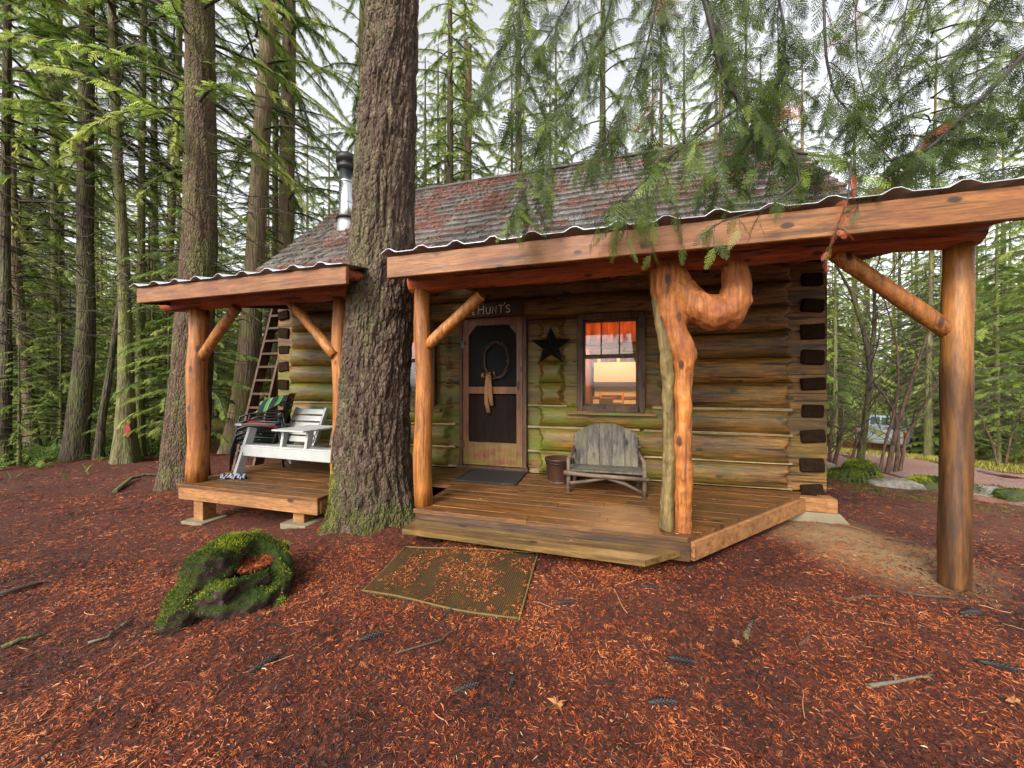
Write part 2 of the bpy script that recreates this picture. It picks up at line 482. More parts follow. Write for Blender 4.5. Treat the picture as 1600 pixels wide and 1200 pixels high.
# ================================================================== GROUND
def ground_mat():
    b = NB('needle_floor')
    v = b.mapping((1, 1, 1), False)
    n1 = b.noise(v, 34, 5, .75); n2 = b.noise(v, 1.1, 4, .6); n3 = b.noise(v, 150, 3, .7)
    col = b.ramp(n1, [(.3, srgb(26, 15, 12)), (.46, srgb(60, 27, 16)), (.58, srgb(92, 40, 21)), (.75, srgb(124, 64, 35))])
    col = b.mix(b.ramp(n2, [(.4, 0.0), (.68, .45)]), col, srgb(82, 44, 28))
    col = b.mix(b.math('MULTIPLY', b.ramp(n3, [(.4, 1.0), (.55, 0.0)]), .5), col, srgb(44, 26, 22))
    def spot(x, y, rx, ry):
        vm = b.n('ShaderNodeVectorMath', operation='SUBTRACT'); b.l(v, vm.inputs[0]); vm.inputs[1].default_value = (x, y, 0)
        ms = b.n('ShaderNodeVectorMath', operation='MULTIPLY'); b.l(vm.outputs[0], ms.inputs[0]); ms.inputs[1].default_value = (1 / rx, 1 / ry, 0)
        ln = b.n('ShaderNodeVectorMath', operation='LENGTH'); b.l(ms.outputs[0], ln.inputs[0])
        return b.math('ADD', ln.outputs['Value'], b.math('MULTIPLY', b.math('SUBTRACT', n2, .5), .9))
    col = b.mix(b.ramp(spot(2.05, 3.9, .75, 1.0), [(.35, .8), (1.0, 0.0)]), col, srgb(150, 122, 84))
    col = b.mix(b.ramp(spot(5.2, 4.6, 3.0, 3.2), [(.45, .6), (1.1, 0.0)]), col, srgb(104, 66, 50))
    # beyond the clearing: moss, grass and leaf litter
    ln = b.n('ShaderNodeVectorMath', operation='LENGTH'); b.l(v, ln.inputs[0])
    far = b.ramp(b.math('ADD', b.math('DIVIDE', ln.outputs['Value'], 20.0), b.math('MULTIPLY', b.math('SUBTRACT', n2, .5), .3)), [(.66, 0.0), (.86, 1.0)])
    n4 = b.noise(v, 2.3, 4, .65)
    fc = b.ramp(n4, [(.35, srgb(94, 66, 40)), (.5, srgb(120, 104, 50)), (.65, srgb(128, 128, 56))])
    col = b.mix(far, col, fc)
    b.bump(b.math('ADD', n1, b.math('MULTIPLY', n3, .5)), .7, .02)
    return b.fin(col, .8, .3)
M['ground'] = ground_mat()
na, nr = 250, 250
rad = np.concatenate([np.linspace(.15, 6, 130), 6 * np.geomspace(1, 80, nr - 129)[1:]])
ang = np.linspace(0, 2 * PI, na, endpoint=False)
RR, AA = np.meshgrid(rad, ang, indexing='ij')
GX, GY = RR * np.cos(AA), RR * np.sin(AA)
GZ = gh(GX, GY)
GZ = GZ + (fbm(np.stack([GX * 9, GY * 9, GX * 0], -1), 3, 8) - .5) * .035 * (RR < 12)
V = np.stack([GX, GY, GZ], -1).reshape(-1, 3)
i, k = np.meshgrid(np.arange(len(rad) - 1), np.arange(na), indexing='ij')
Fq = np.stack([i * na + k, (i + 1) * na + k, (i + 1) * na + (k + 1) % na, i * na + (k + 1) % na], -1).reshape(-1, 4)
V = np.vstack([V, [[0, 0, ghf(0, 0)]]])
Fc = np.stack([np.arange(na), (np.arange(na) + 1) % na, np.full(na, len(V) - 1)], -1)
tag(link('ground', npmesh('ground', V, [Fq, Fc], True), M['ground']), kind='structure')

# the dirt track at the right
def track_mat():
    b = NB('wet_gravel'); v = b.mapping((1, 1, 1), False)
    n1 = b.noise(v, 40, 4, .7); n2 = b.noise(v, 1.6, 3)
    col = b.ramp(n1, [(.35, srgb(84, 66, 60)), (.55, srgb(134, 108, 98)), (.7, srgb(172, 150, 140))])
    col = b.mix(b.ramp(n2, [(.45, 0.0), (.65, .6)]), col, srgb(140, 84, 62))
    b.bump(n1, .5, .02); return b.fin(col, .55, .4)
M['track'] = track_mat()
TP = [Vector((p[0], p[1], 0)) for p in (ong(1760, 770), ong(1600, 764), ong(1470, 744), ong(1405, 722), ong(1375, 712))]
TP.append(TP[-1] + (TP[-1] - TP[-2]) * 2.5)
V = []; Fq = []; N = 60; W = 9
for i in range(N):
    s = i / (N - 1) * (len(TP) - 1); k = min(int(s), len(TP) - 2); u = s - k
    p = TP[k].lerp(TP[k + 1], u); d = (TP[k + 1] - TP[k]).normalized(); nrm = Vector((-d.y, d.x, 0))
    for j in range(W):
        q = p + nrm * ((j / (W - 1) - .5) * (3.0 + .3 * math.sin(i * 1.3)))
        z = ghf(q.x, q.y) + .03 - (.045 if j in (2, 6) else 0) - (.06 if j in (0, W - 1) else 0)
        V.append((q.x, q.y, z))
for i in range(N - 1):
    for j in range(W - 1): Fq.append((i * W + j, (i + 1) * W + j, (i + 1) * W + j + 1, i * W + j + 1))
tag(link('dirt_track', npmesh('dirt_track', np.array(V), np.array(Fq), True), M['track']), kind='structure')

# ================================================================== CABIN
YW, YF = 4.70, 4.785           # front of the log bellies, flat of the hewn ends
XL, XR = -5.52, 2.27
ZC = [0.27, .555, .885, 1.172, 1.473, 1.765, 2.055, 2.345, 2.635, 2.92, 3.20, 3.46]
cabin = thing('log_cabin', 'low log cabin with shingled roof and mossy round logs behind the porch', 'cabin', ((XL + XR) / 2, 6.55, 0))

def log_mesh(x0, x1, z0, z1, fl, fr, ph):
    """one wall log lying along x: round belly, hewn flat with a scooped shoulder at its ends"""
    L = x1 - x0
    xs = sorted(set([round(x, 4) for x in
        [0, L] + [a for a in np.arange(0, min(.46, L / 2), .022)] + [L - a for a in np.arange(0, min(.46, L / 2), .022)] + list(np.linspace(0, L, max(3, int(L / .12))))]))
    T = np.linspace(-1, 1, 13); nx, ntt = len(xs), len(T)
    X = np.array(xs)[:, None]; t = T[None, :]
    bl = .118 * np.sqrt(np.clip(1 - (t * .985) ** 2, 0, 1)) * (1 + .16 * np.sin(X * 1.7 + ph) + .07 * np.sin(X * 5.1 + 2 * ph))
    sh = .12 * np.sqrt(np.clip(1 - t * t, 0, 1))
    jl = .014 * np.sin(9 * t + ph); s = np.ones_like(bl)
    if fl: s = s * sstep(X, fl + sh - .05 + jl, fl + sh - .015 + jl)
    if fr: s = s * sstep(L - X, fr + sh - .05 + jl, fr + sh - .015 + jl)
    y = YF - bl * s - .006 * np.sin(X * 3 + ph)
    zc, hz = (z0 + z1) / 2, (z1 - z0) / 2 * 1.02
    wv = .008 * np.sin(X * 1.1 + ph * 3)
    z = zc + t * hz + wv + 0 * X
    Vf = np.stack([X + x0 + 0 * t, y, z], -1)
    Vb = np.stack([X[:, 0] + x0, X[:, 0] * 0 + YF + .2, X[:, 0] * 0 + zc - hz], -1)
    Vt = Vb.copy(); Vt[:, 2] = zc + hz
    V = np.concatenate([Vb[:, None], Vf, Vt[:, None]], 1); m = ntt + 2
    i, k = np.meshgrid(np.arange(nx - 1), np.arange(m), indexing='ij')
    Fq = np.stack([i * m + k, (i + 1) * m + k, (i + 1) * m + (k + 1) % m, i * m + (k + 1) % m], -1).reshape(-1, 4)
    c0 = np.arange(m)[None]; c1 = ((nx - 1) * m + np.arange(m)[::-1])[None]
    return V.reshape(-1, 3), [Fq[:, ::-1], c0, c1]
OPEN = [(-3.335, -2.515, 1.105, 2.37), (-2.12, -1.145, .27, 2.40), (-.465, .375, 1.105, 2.37)]
off = np.array(ORG[cabin.name])
for c in range(len(ZC) - 1):
    z0, z1 = ZC[c], ZC[c + 1]; zm = (z0 + z1) / 2
    seg = []; x = XL; fl = .30
    for a, b_, za, zb in OPEN:
        if za - .03 < zm < zb + .02:
            seg.append((x, a, fl, .13)); x = b_; fl = .13
    seg.append((x, XR, fl, .32))
    for (a, b_, f1, f2) in seg:
        Vv, Ff = log_mesh(a, b_, z0, z1, f1, f2, random.uniform(0, 6))
        link('log', npmesh('log', Vv - off, Ff, True), M['log'], cabin)
# cut the logs that the window heads and sills cross is done by the frames; pale strips in the lower joints
for z, a, b_ in ((.29, -5.2, -2.13), (.29, -1.13, 1.92), (.565, .35, 1.92), (.565, -1.13, .3), (.89, .35, 1.92), (.89, -1.13, .3), (1.176, .45, 1.92), (1.176, -1.13, -.6), (.565, -5.2, -2.2), (.89, -5.2, -2.2), (1.176, -5.2, -3.4)):
    MB().box(((a + b_) / 2, 4.752, z), (b_ - a, .05, .028), (random.uniform(-.3, .3), 0, 0)).build('chink_strip', M['chink'], cabin)
# side and back walls: round logs, half a course up; their ends stick out past the front corners
for xs_ in (XL + .14, XR - .14):
    for c in range(len(ZC)):
        zc = ZC[c] - .005
        if zc > 3.4: continue
        h = random.uniform(.068, .09)
        mb = MB(); o = .115 if xs_ < 0 else .118
        mb.box((xs_ + random.uniform(-.006, .006), 4.85, zc), (random.uniform(.205, .23), .21 + random.uniform(-.03, .02), 2 * h), (random.uniform(-.1, .1), random.uniform(-.12, .12), random.uniform(-.05, .05)), random.uniform(.01, .022))
        n = 10; V = []; ys = [4.90, 5.0, 5.2, 6.5, 8.0, 8.4]
        for yi, y in enumerate(ys):
            for k in range(n):
                a = 2 * PI * k / n; V.append((xs_ + (.10 if yi < 1 else .13) * math.cos(a), y, zc + (.07 if yi < 1 else .15) * math.sin(a)))
        Fc = [(i * n + k, i * n + (k + 1) % n, (i + 1) * n + (k + 1) % n, (i + 1) * n + k) for i in range(len(ys) - 1) for k in range(n)] + [tuple(range(n)), tuple((len(ys) - 1) * n + k for k in range(n))]
        mb.add(V, Fc); o2 = mb.build('log', M['log_end'] if True else None, cabin)
for c in range(len(ZC) - 1):
    MB().tube([(XL, 8.3, (ZC[c] + ZC[c + 1]) / 2), (XR, 8.3, (ZC[c] + ZC[c + 1]) / 2)], .165, 10).build('log', M['log'], cabin)
for xs_ in (XL + .14, XR - .14):        # board gables above the logs
    MB().prism([(xs_ - .04, 4.75, 3.3), (xs_ - .04, 8.35, 3.3), (xs_ - .04, 6.55, 5.2)], (.08, 0, 0)).build('gable_wall', M['log'], cabin)
mb = MB(); mb.box(((XL + XR) / 2, 6.55, .24), (XR - XL - .5, 3.3, .06)); mb.build('interior_floor', M['deck'], cabin)
mb = MB(); mb.box(((XL + XR) / 2, 6.55, 2.95), (XR - XL - .5, 3.3, .05)); mb.build('interior_ceiling', M['fascia'], cabin)
# sill timber and concrete pier at the corner
MB().box((1.93, 4.60, .175), (.46, .10, .15), None, .006).build('sill_block', M['rim'], cabin)
MB().box((2.21, 4.66, .165), (.12, .16, .15), None, .006).build('sill_block', M['rim'], cabin)
p0 = ong(1260, 826); zg = ghf(2.05, 4.6) - .1
MB().add([(1.70, 4.48, zg), (2.42, 4.48, zg), (2.42, 4.98, zg), (1.70, 4.98, zg), (1.76, 4.56, .095), (2.28, 4.56, .095), (2.28, 4.9, .095), (1.76, 4.9, .095)],
         [(0, 3, 2, 1), (4, 5, 6, 7), (0, 1, 5, 4), (1, 2, 6, 5), (2, 3, 7, 6), (3, 0, 4, 7)]).build('pier', M['conc'], cabin)
MB().box(((XL + XR) / 2, 4.95, .1), (XR - XL - .3, .3, .4)).build('sill_log', M['log_end'], cabin)

# ---- roof with split shakes
TA = 1.03; AL = math.atan(TA); RY, RZ = 6.55, 5.42; RX0, RX1 = -5.62, 2.42
EY = 4.22
def roofz(y): return RZ - TA * (RY - y)
shake_m = NB('wet_cedar_shake')
_v = shake_m.mapping((14, 1.2, 1)); _g = shake_m.noise(_v, 1.5, 5, .65)
_c = shake_m.ramp(_g, [(.32, srgb(46, 41, 37)), (.5, srgb(98, 92, 87)), (.68, srgb(160, 155, 150))])
_oi = shake_m.n('ShaderNodeObjectInfo')
_c = shake_m.mix(shake_m.math('MULTIPLY', _oi.outputs['Random'], .5), _c, srgb(62, 50, 42))
shake_m.bump(_g, .3, .01)
M['shake'] = shake_m.fin(_c, .2, .8)
nrm = Vector((0, -math.sin(AL), math.cos(AL)))
mb = MB()
for sgn in (1, -1):
    a = Vector((0, EY + .02, roofz(EY + .02))) ; b_ = Vector((0, RY, RZ))
    if sgn < 0: a.y = 2 * RY - a.y
    nn = Vector((0, nrm.y * sgn, nrm.z)) * -.05
    a = a - Vector((0, 0, .03)); b2 = b_ - Vector((0, 0, .03))
    mb.prism([(RX0 + .04, a.y, a.z), (RX0 + .04, b2.y, b2.z), (RX0 + .04, b2.y, b2.z - .05), (RX0 + .04, a.y, a.z - .05)], (RX1 - RX0 - .08, 0, 0))
roof = mb.build('roof', M['trim'], cabin)
shakes = []
EXPO = .205; slope_len = (RY - EY) / math.cos(AL); rows = int(slope_len / EXPO)
for r_ in range(rows + 1):
    s0 = r_ * EXPO
    x = RX0 - random.uniform(0, .06)
    while x < RX1 - .03:
        wd = random.choice((.10, .13, .15, .18, .21, .24)) * random.uniform(.9, 1.1)
        wd = min(wd, RX1 + .03 - x)
        jit = random.uniform(-.022, .022)
        sl_ = min(.30 + random.uniform(-.01, .02), slope_len - s0 - jit)
        if sl_ < .06:
            x += wd; continue
        shakes.append((x + wd / 2, s0 + jit, wd - .006, sl_, random.uniform(.022, .042)))
        x += wd
def shake_box():
    # wedge: butt thick at the low end (local y = 0), thin at the top (y = 1)
    V = [(-.5, 0, 0), (.5, 0, 0), (.5, 1, 0), (-.5, 1, 0), (-.5, 0, 1), (.5, 0, 1), (.5, 1, .15), (-.5, 1, .15)]
    return V, [(0, 3, 2, 1), (4, 5, 6, 7), (0, 1, 5, 4), (1, 2, 6, 5), (2, 3, 7, 6), (3, 0, 4, 7)]
SV, SF = shake_box()
shake_me = bpy.data.meshes.new('shingle'); shake_me.from_pydata(SV, [], SF); shake_me.materials.append(M['shake'])
ca, sa = math.cos(AL), math.sin(AL)
def shake_tf(x, s0, wd, ln, th):
    tilt = AL - .055
    y = EY + s0 * ca; z = roofz(EY) + s0 * sa
    return Vector((x, y, z)) + nrm * .012, (tilt, random.uniform(-.02, .02), random.uniform(-.02, .02)), (wd, ln, th)
def vis(s):
    p = Vector((s[0], EY + s[1] * ca, roofz(EY) + s[1] * sa)); px, py, d = proj(p)
    hid = 2.58 + (p.y - 2.75) * (1.13 / 2.75)          # hidden behind the porch roof edge
    if p.z < hid or px > 1600 or py < 0: return 1e9
    if 560 < px < 650: return 1e9                      # behind the big trunk
    return d
order = sorted(range(len(shakes)), key=lambda i_: vis(shakes[i_]))
near = set(order[:300])
ro = ORG[roof.name]
RV, RF = [], []
for i_, s in enumerate(shakes):
    loc, rot, scl = shake_tf(*s)
    if i_ in near:
        o = bpy.data.objects.new('shingle', shake_me); COL.objects.link(o); o.parent = roof
        o.location = loc - ro; o.rotation_euler = rot; o.scale = scl
    else:
        MM = Matrix.LocRotScale(loc - ro, Euler(rot), Vector(scl)); b0 = len(RV)
        RV += [tuple(MM @ Vector(v)) for v in SV]; RF += [tuple(q + b0 for q in f) for f in SF]
for s in shakes[::1]:                                   # the back slope, out of sight, in wider courses
    pass
for r_ in range(0, rows - 1):
    y = 2 * RY - (EY + r_ * EXPO * ca); z = roofz(EY) + r_ * EXPO * sa
    MM = Matrix.LocRotScale(Vector(((RX0 + RX1) / 2, y, z)) + Vector((0, -nrm.y, nrm.z)) * .012 - ro, Euler((AL - .05, 0, PI)), Vector((RX1 - RX0, .3, .02))); b0 = len(RV)
    RV += [tuple(MM @ Vector(v)) for v in SV]; RF += [tuple(q + b0 for q in f) for f in SF]
me = bpy.data.meshes.new('shingles'); me.from_pydata(RV, [], RF)
tag(link('shingles', me, M['shake'], roof), kind='stuff')
x = RX0
while x < RX1 - .05:
    wd = random.uniform(.34, .5)
    for sg in (1, -1):
        MB().box((x + wd / 2, RY - sg * .046, RZ + .008 + random.uniform(0, .012)), (wd + .03, .13, .016), (sg * AL, 0, random.uniform(-.01, .01) )).build('ridge_cap', M['ridge'], roof)
    x += wd
for xs_ in (RX0 + .02, RX1 - .02):
    MB().beam((xs_, EY, roofz(EY) - .10), (xs_, RY, RZ - .10), .03, .12).build('barge_board', M['trim'], roof)

# ---- stove pipe through the roof
r = ray(543, 352); tt = (RZ - TA * RY - HC) / (r[2] - TA * r[1]); cx, cyy, cz = r[0] * tt, r[1] * tt, HC + r[2] * tt
pr = 12.2 / F_PX * tt * .99
ztop = HC + (CY - 262) / F_PX * tt
mb = MB(); mb.lathe((cx, cyy, 0), [(pr, cz - .3), (pr, ztop)], 24); pipe = mb.build('stove_pipe', M['steel'], cabin)
for zz in (cz + (ztop - cz) * .36, cz + (ztop - cz) * .72):
    MB().lathe((cx, cyy, zz), [(pr * 1.02, -.012), (pr * 1.05, -.006), (pr * 1.05, .006), (pr * 1.02, .012)], 24).build('band', M['steel'], pipe)
zc0 = HC + (CY - 343) / F_PX * tt
MB().lathe((cx, cyy, zc0), [(pr * 1.02, .035), (pr * 1.35, .01), (pr * 1.4, -.015), (pr * 1.1, -.02)], 24).build('storm_collar', M['black'], pipe)
MB().lathe((cx, cyy, zc0 - .03), [(pr * 1.12, 0), (pr * 1.2, -.1), (pr * 1.5, -.38)], 24).build('flashing', M['galv'], pipe)
MB().lathe((cx, cyy, ztop), [(pr * 1.0, -.08), (pr * 1.25, -.06), (pr * 1.3, 0), (pr * 1.05, .02), (pr * 1.05, .06), (pr * 1.38, .07), (pr * 1.4, .14), (pr * 1.3, .19), (pr * .6, .21)], 24).build('cap', M['black'], pipe)

# ---- windows
glass = NB('window_glass')
_tr = glass.n('ShaderNodeBsdfTransparent'); _gl = glass.n('ShaderNodeBsdfGlossy'); _gl.inputs['Roughness'].default_value = .02
_mx = glass.n('ShaderNodeMixShader'); _fr = glass.n('ShaderNodeFresnel'); _fr.inputs[0].default_value = 1.45
glass.l(_fr.outputs[0], _mx.inputs[0]); glass.l(_tr.outputs[0], _mx.inputs[1]); glass.l(_gl.outputs[0], _mx.inputs[2]); glass.l(_mx.outputs[0], glass.out.inputs['Surface'])
M['glass'] = glass.m
_cb = NB('red_curtain_cloth'); _cc = _cb.ramp(_cb.noise(_cb.mapping((14, 1, 1)), 2, 3), [(.35, srgb(184, 122, 92)), (.65, srgb(210, 154, 120))]); _cb.fin(_cc, .9, .1)
_ct = _cb.n('ShaderNodeBsdfTranslucent'); _cm = _cb.n('ShaderNodeMixShader'); _cm.inputs[0].default_value = .65; _cb.l(_cc, _ct.inputs['Color']); _cb.l(_cb.p.outputs[0], _cm.inputs[1]); _cb.l(_ct.outputs[0], _cm.inputs[2]); _cb.l(_cm.outputs[0], _cb.out.inputs['Surface'])
M['valance'] = _cb.m
def window(gx0, gx1, gz0, gz1, label):
    mb = MB(); y0 = 4.70; fw = .075
    for a, b_ in (((gx0 - fw / 2, gz0 - fw), (gx0 - fw / 2, gz1 + fw)), ((gx1 + fw / 2, gz0 - fw), (gx1 + fw / 2, gz1 + fw))):
        mb.box((a[0], y0 + .09, (a[1] + b_[1]) / 2), (fw, .2, b_[1] - a[1]), None, .006)
    mb.box(((gx0 + gx1) / 2, y0 + .092, gz1 + fw / 2), (gx1 - gx0, .196, fw), None, .005)
    mb.box(((gx0 + gx1) / 2, y0 + .092, gz0 - fw / 2), (gx1 - gx0, .196, fw), None, .005)
    wdw = mb.build('window', M['trim'], cabin); wdw['label'] = label
    zm = gz0 + (gz1 - gz0) * .575
    mb = MB(); s_ = .028; yy = y0 + .075
    for z_a, z_b, yo in ((gz0, zm, 0), (zm, gz1, .035)):
        mb.box((gx0 + s_ / 2, yy + yo, (z_a + z_b) / 2), (s_, .03, z_b - z_a)); mb.box((gx1 - s_ / 2, yy + yo, (z_a + z_b) / 2), (s_, .03, z_b - z_a))
        mb.box(((gx0 + gx1) / 2, yy + yo, z_a + s_ / 2), (gx1 - gx0 - 2 * s_, .03, s_)); mb.box(((gx0 + gx1) / 2, yy + yo, z_b - s_ / 2), (gx1 - gx0 - 2 * s_, .03, s_))
    mb.build('sash', M['trim'], wdw)
    for q in (1, 2):
        MB().box((gx0 + (gx1 - gx0) * q / 3, yy + .034, (zm + gz1) / 2), (.016, .024, gz1 - zm - 2 * s_)).build('mullion', M['trim'], wdw)
    wd3 = (gx1 - gx0) / 3
    for q in range(3):
        MB().box((gx0 + wd3 * (q + .5), yy + .036, (zm + gz1) / 2), (wd3 - .018, .004, gz1 - zm - .06)).build('pane', M['glass'], wdw)
    MB().box(((gx0 + gx1) / 2, yy, (zm + gz0) / 2), (gx1 - gx0 - .058, .004, zm - gz0 - .058)).build('pane', M['glass'], wdw)
    MB().box(((gx0 + gx1) / 2, y0 - .02, gz0 - fw - .022), (gx1 - gx0 + .40, .12, .04), (-.06, 0, 0), .006).build('sill', M['log'], wdw)
    return wdw
window(-.392, .288, 1.185, 2.295, 'lit window beside the star')
window(-3.262, -2.585, 1.185, 2.295, 'lit window behind the big trunk')

# ---- screen door
dx0, dx1, dz0, dz1 = -2.065, -1.195, .335, 2.385; yd = 4.715
mb = MB()
mb.box((dx0 - .03, 4.76, (dz0 + dz1) / 2 - .02), (.05, .14, dz1 - dz0 + .06)); mb.box((dx1 + .03, 4.76, (dz0 + dz1) / 2 - .02), (.05, .14, dz1 - dz0 + .06))
mb.box(((dx0 + dx1) / 2, 4.74, dz0 - .03), (dx1 - dx0 + .16, .18, .05))
mb.build('door_frame', M['trim'], cabin)
mb = MB(); sw = .085
mb.box((dx0 + sw / 2, yd, (dz0 + dz1) / 2), (sw, .035, dz1 - dz0), None, .004); mb.box((dx1 - sw / 2, yd, (dz0 + dz1) / 2), (sw, .035, dz1 - dz0), None, .004)
xa, xb = dx0 + sw, dx1 - sw
door = mb.build('screen_door', M['door'], cabin)
zmid = 1.38
MB().box(((xa + xb) / 2, yd - .006, zmid), (dx1 - dx0 - .004, .03, .10), None, .004).build('rail', M['door'], door)
MB().box(((xa + xb) / 2, yd, dz1 - .05), (xb - xa, .033, .10), None, .003).build('rail', M['door'], door)
MB().box(((xa + xb) / 2, yd, dz0 + .16), (xb - xa, .033, .32), None, .003).build('kick_panel', M['door'], door)
for sg, xx in ((1, xa), (-1, xb)):
    MB().prism([(xx, yd - .017, dz1 - .10), (xx + sg * .115, yd - .017, dz1 - .10), (xx, yd - .017, dz1 - .24)], (0, .032, 0)).build('corner_gusset', M['door'], door)
MB().box(((xa + xb) / 2, yd + .008, (zmid + dz1) / 2 - .01), (xb - xa, .003, dz1 - zmid - .14)).build('insect_screen', M['screen'], door)
MB().box(((xa + xb) / 2, yd + .008, (zmid + dz0) / 2 + .12), (xb - xa, .003, zmid - dz0 - .38)).build('insect_screen', M['panel'], door)
MB().box(((dx0 + dx1) / 2, 4.84, (dz0 + dz1) / 2), (dx1 - dx0, .04, dz1 - dz0)).build('inner_door', M['panel'], cabin)
for zz in (2.02, .62):
    MB().box((dx0 - .005, yd - .022, zz), (.05, .012, .09)).build('hinge', M['steel'] if zz > 1 else M['trim'], door)
MB().tube([(xb + .03, yd - .02, 1.5), (xb + .03, yd - .055, 1.48), (xb + .03, yd - .055, 1.40), (xb + .03, yd - .02, 1.38)], .006, 6).build('handle', M['black'], door)

# ---- room behind the windows: warm lamp, a few pieces of furniture
for n_, x, e in (('ceiling_lamp', .1, 85), ('ceiling_lamp', -3.0, 85)):
    ld = bpy.data.lights.new(n_, 'POINT'); ld.energy = e; ld.color = (1, .62, .30); ld.shadow_soft_size = .12
    lo = bpy.data.objects.new(n_, ld); lo.location = (x, 6.2, 2.55); COL.objects.link(lo)
M['cream'] = plain('cream_enamel', srgb(196, 176, 134), .4, var=.08)
M['brownw'] = wood('red_brown_panel', srgb(110, 56, 28), srgb(150, 84, 44), 'z', 8, .6)
M['curt'] = M['valance']
def curtain(x0, x1, z0, z1, label):
    n = 40; V = []; 
    for i in range(n + 1):
        x = x0 + (x1 - x0) * i / n; y = 4.99 + .018 * math.sin(i * 1.25) + .008 * math.sin(i * 3.1)
        V += [(x, y, z1), (x, y, z0 + .008 * math.sin(i * .9)), (x, y + .006, z0), (x, y + .006, z1)]
    Fc = [(4 * i + k, 4 * i + (k + 1) % 4, 4 * i + 4 + (k + 1) % 4, 4 * i + 4 + k) for i in range(n) for k in range(4)]
    mb = MB(); mb.add(V, Fc, True); tag(mb.build('curtain', M['valance']), label, 'curtain')
curtain(-.48, .38, 2.03, 2.36, 'short red curtain across the top of the lit window by the star')
curtain(-3.36, -2.50, 1.85, 2.36, 'red curtain in the lit window behind the big trunk')
t = thing('kitchen_cabinet', 'cream kitchen cabinet seen through the lit window by the star', 'cabinet', (.33, 7.6, .27))
MB().box((.33, 7.75, .72), (1.5, .6, .9), None, .01).build('base_unit', M['cream'], t)
MB().box((.33, 7.75, 1.19), (1.54, .64, .04), None, .01).build('worktop', M['brownw'], t)
MB().box((.33, 7.9, 1.72), (1.5, .34, .42), None, .01).build('wall_unit', M['cream'], t)
MB().box((.33, 8.06, 1.36), (1.5, .02, .30)).build('splashback', M['cream'], t)
for k in range(7):
    MB().lathe((-.32 + k * .2, 7.85, 1.93), [(.035, 0), (.04, .02), (.04, .10), (.02, .13), (.022, .16)], 10).build('jar', M['glass'] if k % 3 == 5 else (M['brownw'] if k % 2 else M['cream']), t)
MB().box((-.62, 7.4, 1.2), (.3, .9, 1.9), None, .01).build('side_panel', M['brownw'], t)
t = thing('wooden_chair', 'wooden chair standing inside the lit window by the star', 'chair', (-.05, 6.35, .27))
for sx in (-.2, .2):
    MB().tube([(-.05 + sx, 6.2, .27), (-.05 + sx, 6.2, .72)], .018, 6).build('leg', M['brownw'], t)
    MB().tube([(-.05 + sx, 6.55, .27), (-.05 + sx, 6.55, .75), (-.05 + sx * .95, 6.62, 1.32)], .019, 6).build('leg', M['brownw'], t)
MB().box((-.05, 6.37, .73), (.44, .42, .035), None, .01).build('seat', M['brownw'], t)
for k in range(4):
    MB().box((-.05, 6.575 + k * .014, .86 + k * .13), (.36, .016, .06), None, .004).build('back_slat', M['brownw'], t)
t = thing('dining_table', 'pale dining table inside the lit window by the star', 'table', (.5, 6.1, .27))
MB().box((.5, 6.1, 1.01), (.8, .6, .035), None, .008).build('tabletop', M['cream'], t)
for sx in (-.35, .35):
    for sy in (-.25, .25): MB().tube([(.5 + sx, 6.1 + sy, .27), (.5 + sx, 6.1 + sy, 1.0)], .025, 6).build('leg', M['brownw'], t)
tag(MB().box((-.12, 5.6, 1.16), (.20, .22, .2), None, .004).box((-.12, 5.488, 1.19), (.06, .004, .05)).box((-.12, 5.6, 1.262), (.205, .06, .004)).build('cardboard_box', M['burlap']), 'small cardboard box just inside the lit window by the star', 'box')
t = thing('side_cupboard', 'narrow cupboard just inside the lit window under the cardboard box', 'cupboard', (-.12, 5.6, .27))
MB().box((-.12, 5.6, .665), (.4, .36, .79), None, .008).build('body', M['brownw'], t); MB().box((-.12, 5.415, .66), (.34, .012, .7), None, .004).build('door_leaf', M['cream'], t)
MB().box((-2.9, 7.9, 1.2), (1.6, .3, 1.6)).build('shelf_wall', M['brownw'], cabin)

# ---- sign, star, wreath
xs0, xs1 = -2.10, -1.17
sg = thing('name_sign', "dark wooden sign reading THE HUNT'S above the screen door", 'sign', ((xs0 + xs1) / 2, 4.66, 2.39))
MB().box(((xs0 + xs1) / 2, 4.655, 2.485), (xs1 - xs0, .035, .19), None, .006).build('board', M['signw'], sg)
M['letter'] = plain('pale_lettering', srgb(226, 212, 186), .7, var=.1)
GL = {'T': [[(0, 1), (1, 1)], [(.5, 1), (.5, 0)]], 'H': [[(.05, 1), (0, 0)], [(.95, 1), (.95, 0)], [(0, .5), (.95, .52)]], 'E': [[(.9, 1), (0, 1), (0, 0), (.9, 0)], [(0, .52), (.7, .52)]],
      'U': [[(0, 1), (.05, .3), (.25, .03), (.55, 0), (.85, .2), (.95, .98)]], 'N': [[(0, 0), (.05, 1), (.85, .03), (.92, 1)]],
      "'": [[(.4, 1.25), (.25, .98)]], 'S': [[(.9, .9), (.6, 1.02), (.2, .9), (.15, .66), (.5, .52), (.85, .36), (.85, .12), (.5, -.02), (.1, .1)]]}
def letters(txt, x, z, h, wd, gap, wt):
    for ch in txt:
        mb = MB()
        for st in GL[ch]:
            mb.tube([(x + p[0] * wd, 4.636, z + p[1] * h) for p in st], wt, 5, smooth=True)
        mb.build('letter', M['letter'], sg); x += (wd if ch != "'" else wd * .1) + gap
letters('T', -2.03, 2.452, .06, .044, .012, .0045); letters('H', -1.945, 2.465, .055, .042, .012, .005); letters('E', -1.892, 2.428, .055, .034, .01, .005)
letters('H', -1.81, 2.430, .125, .08, .03, .0068)
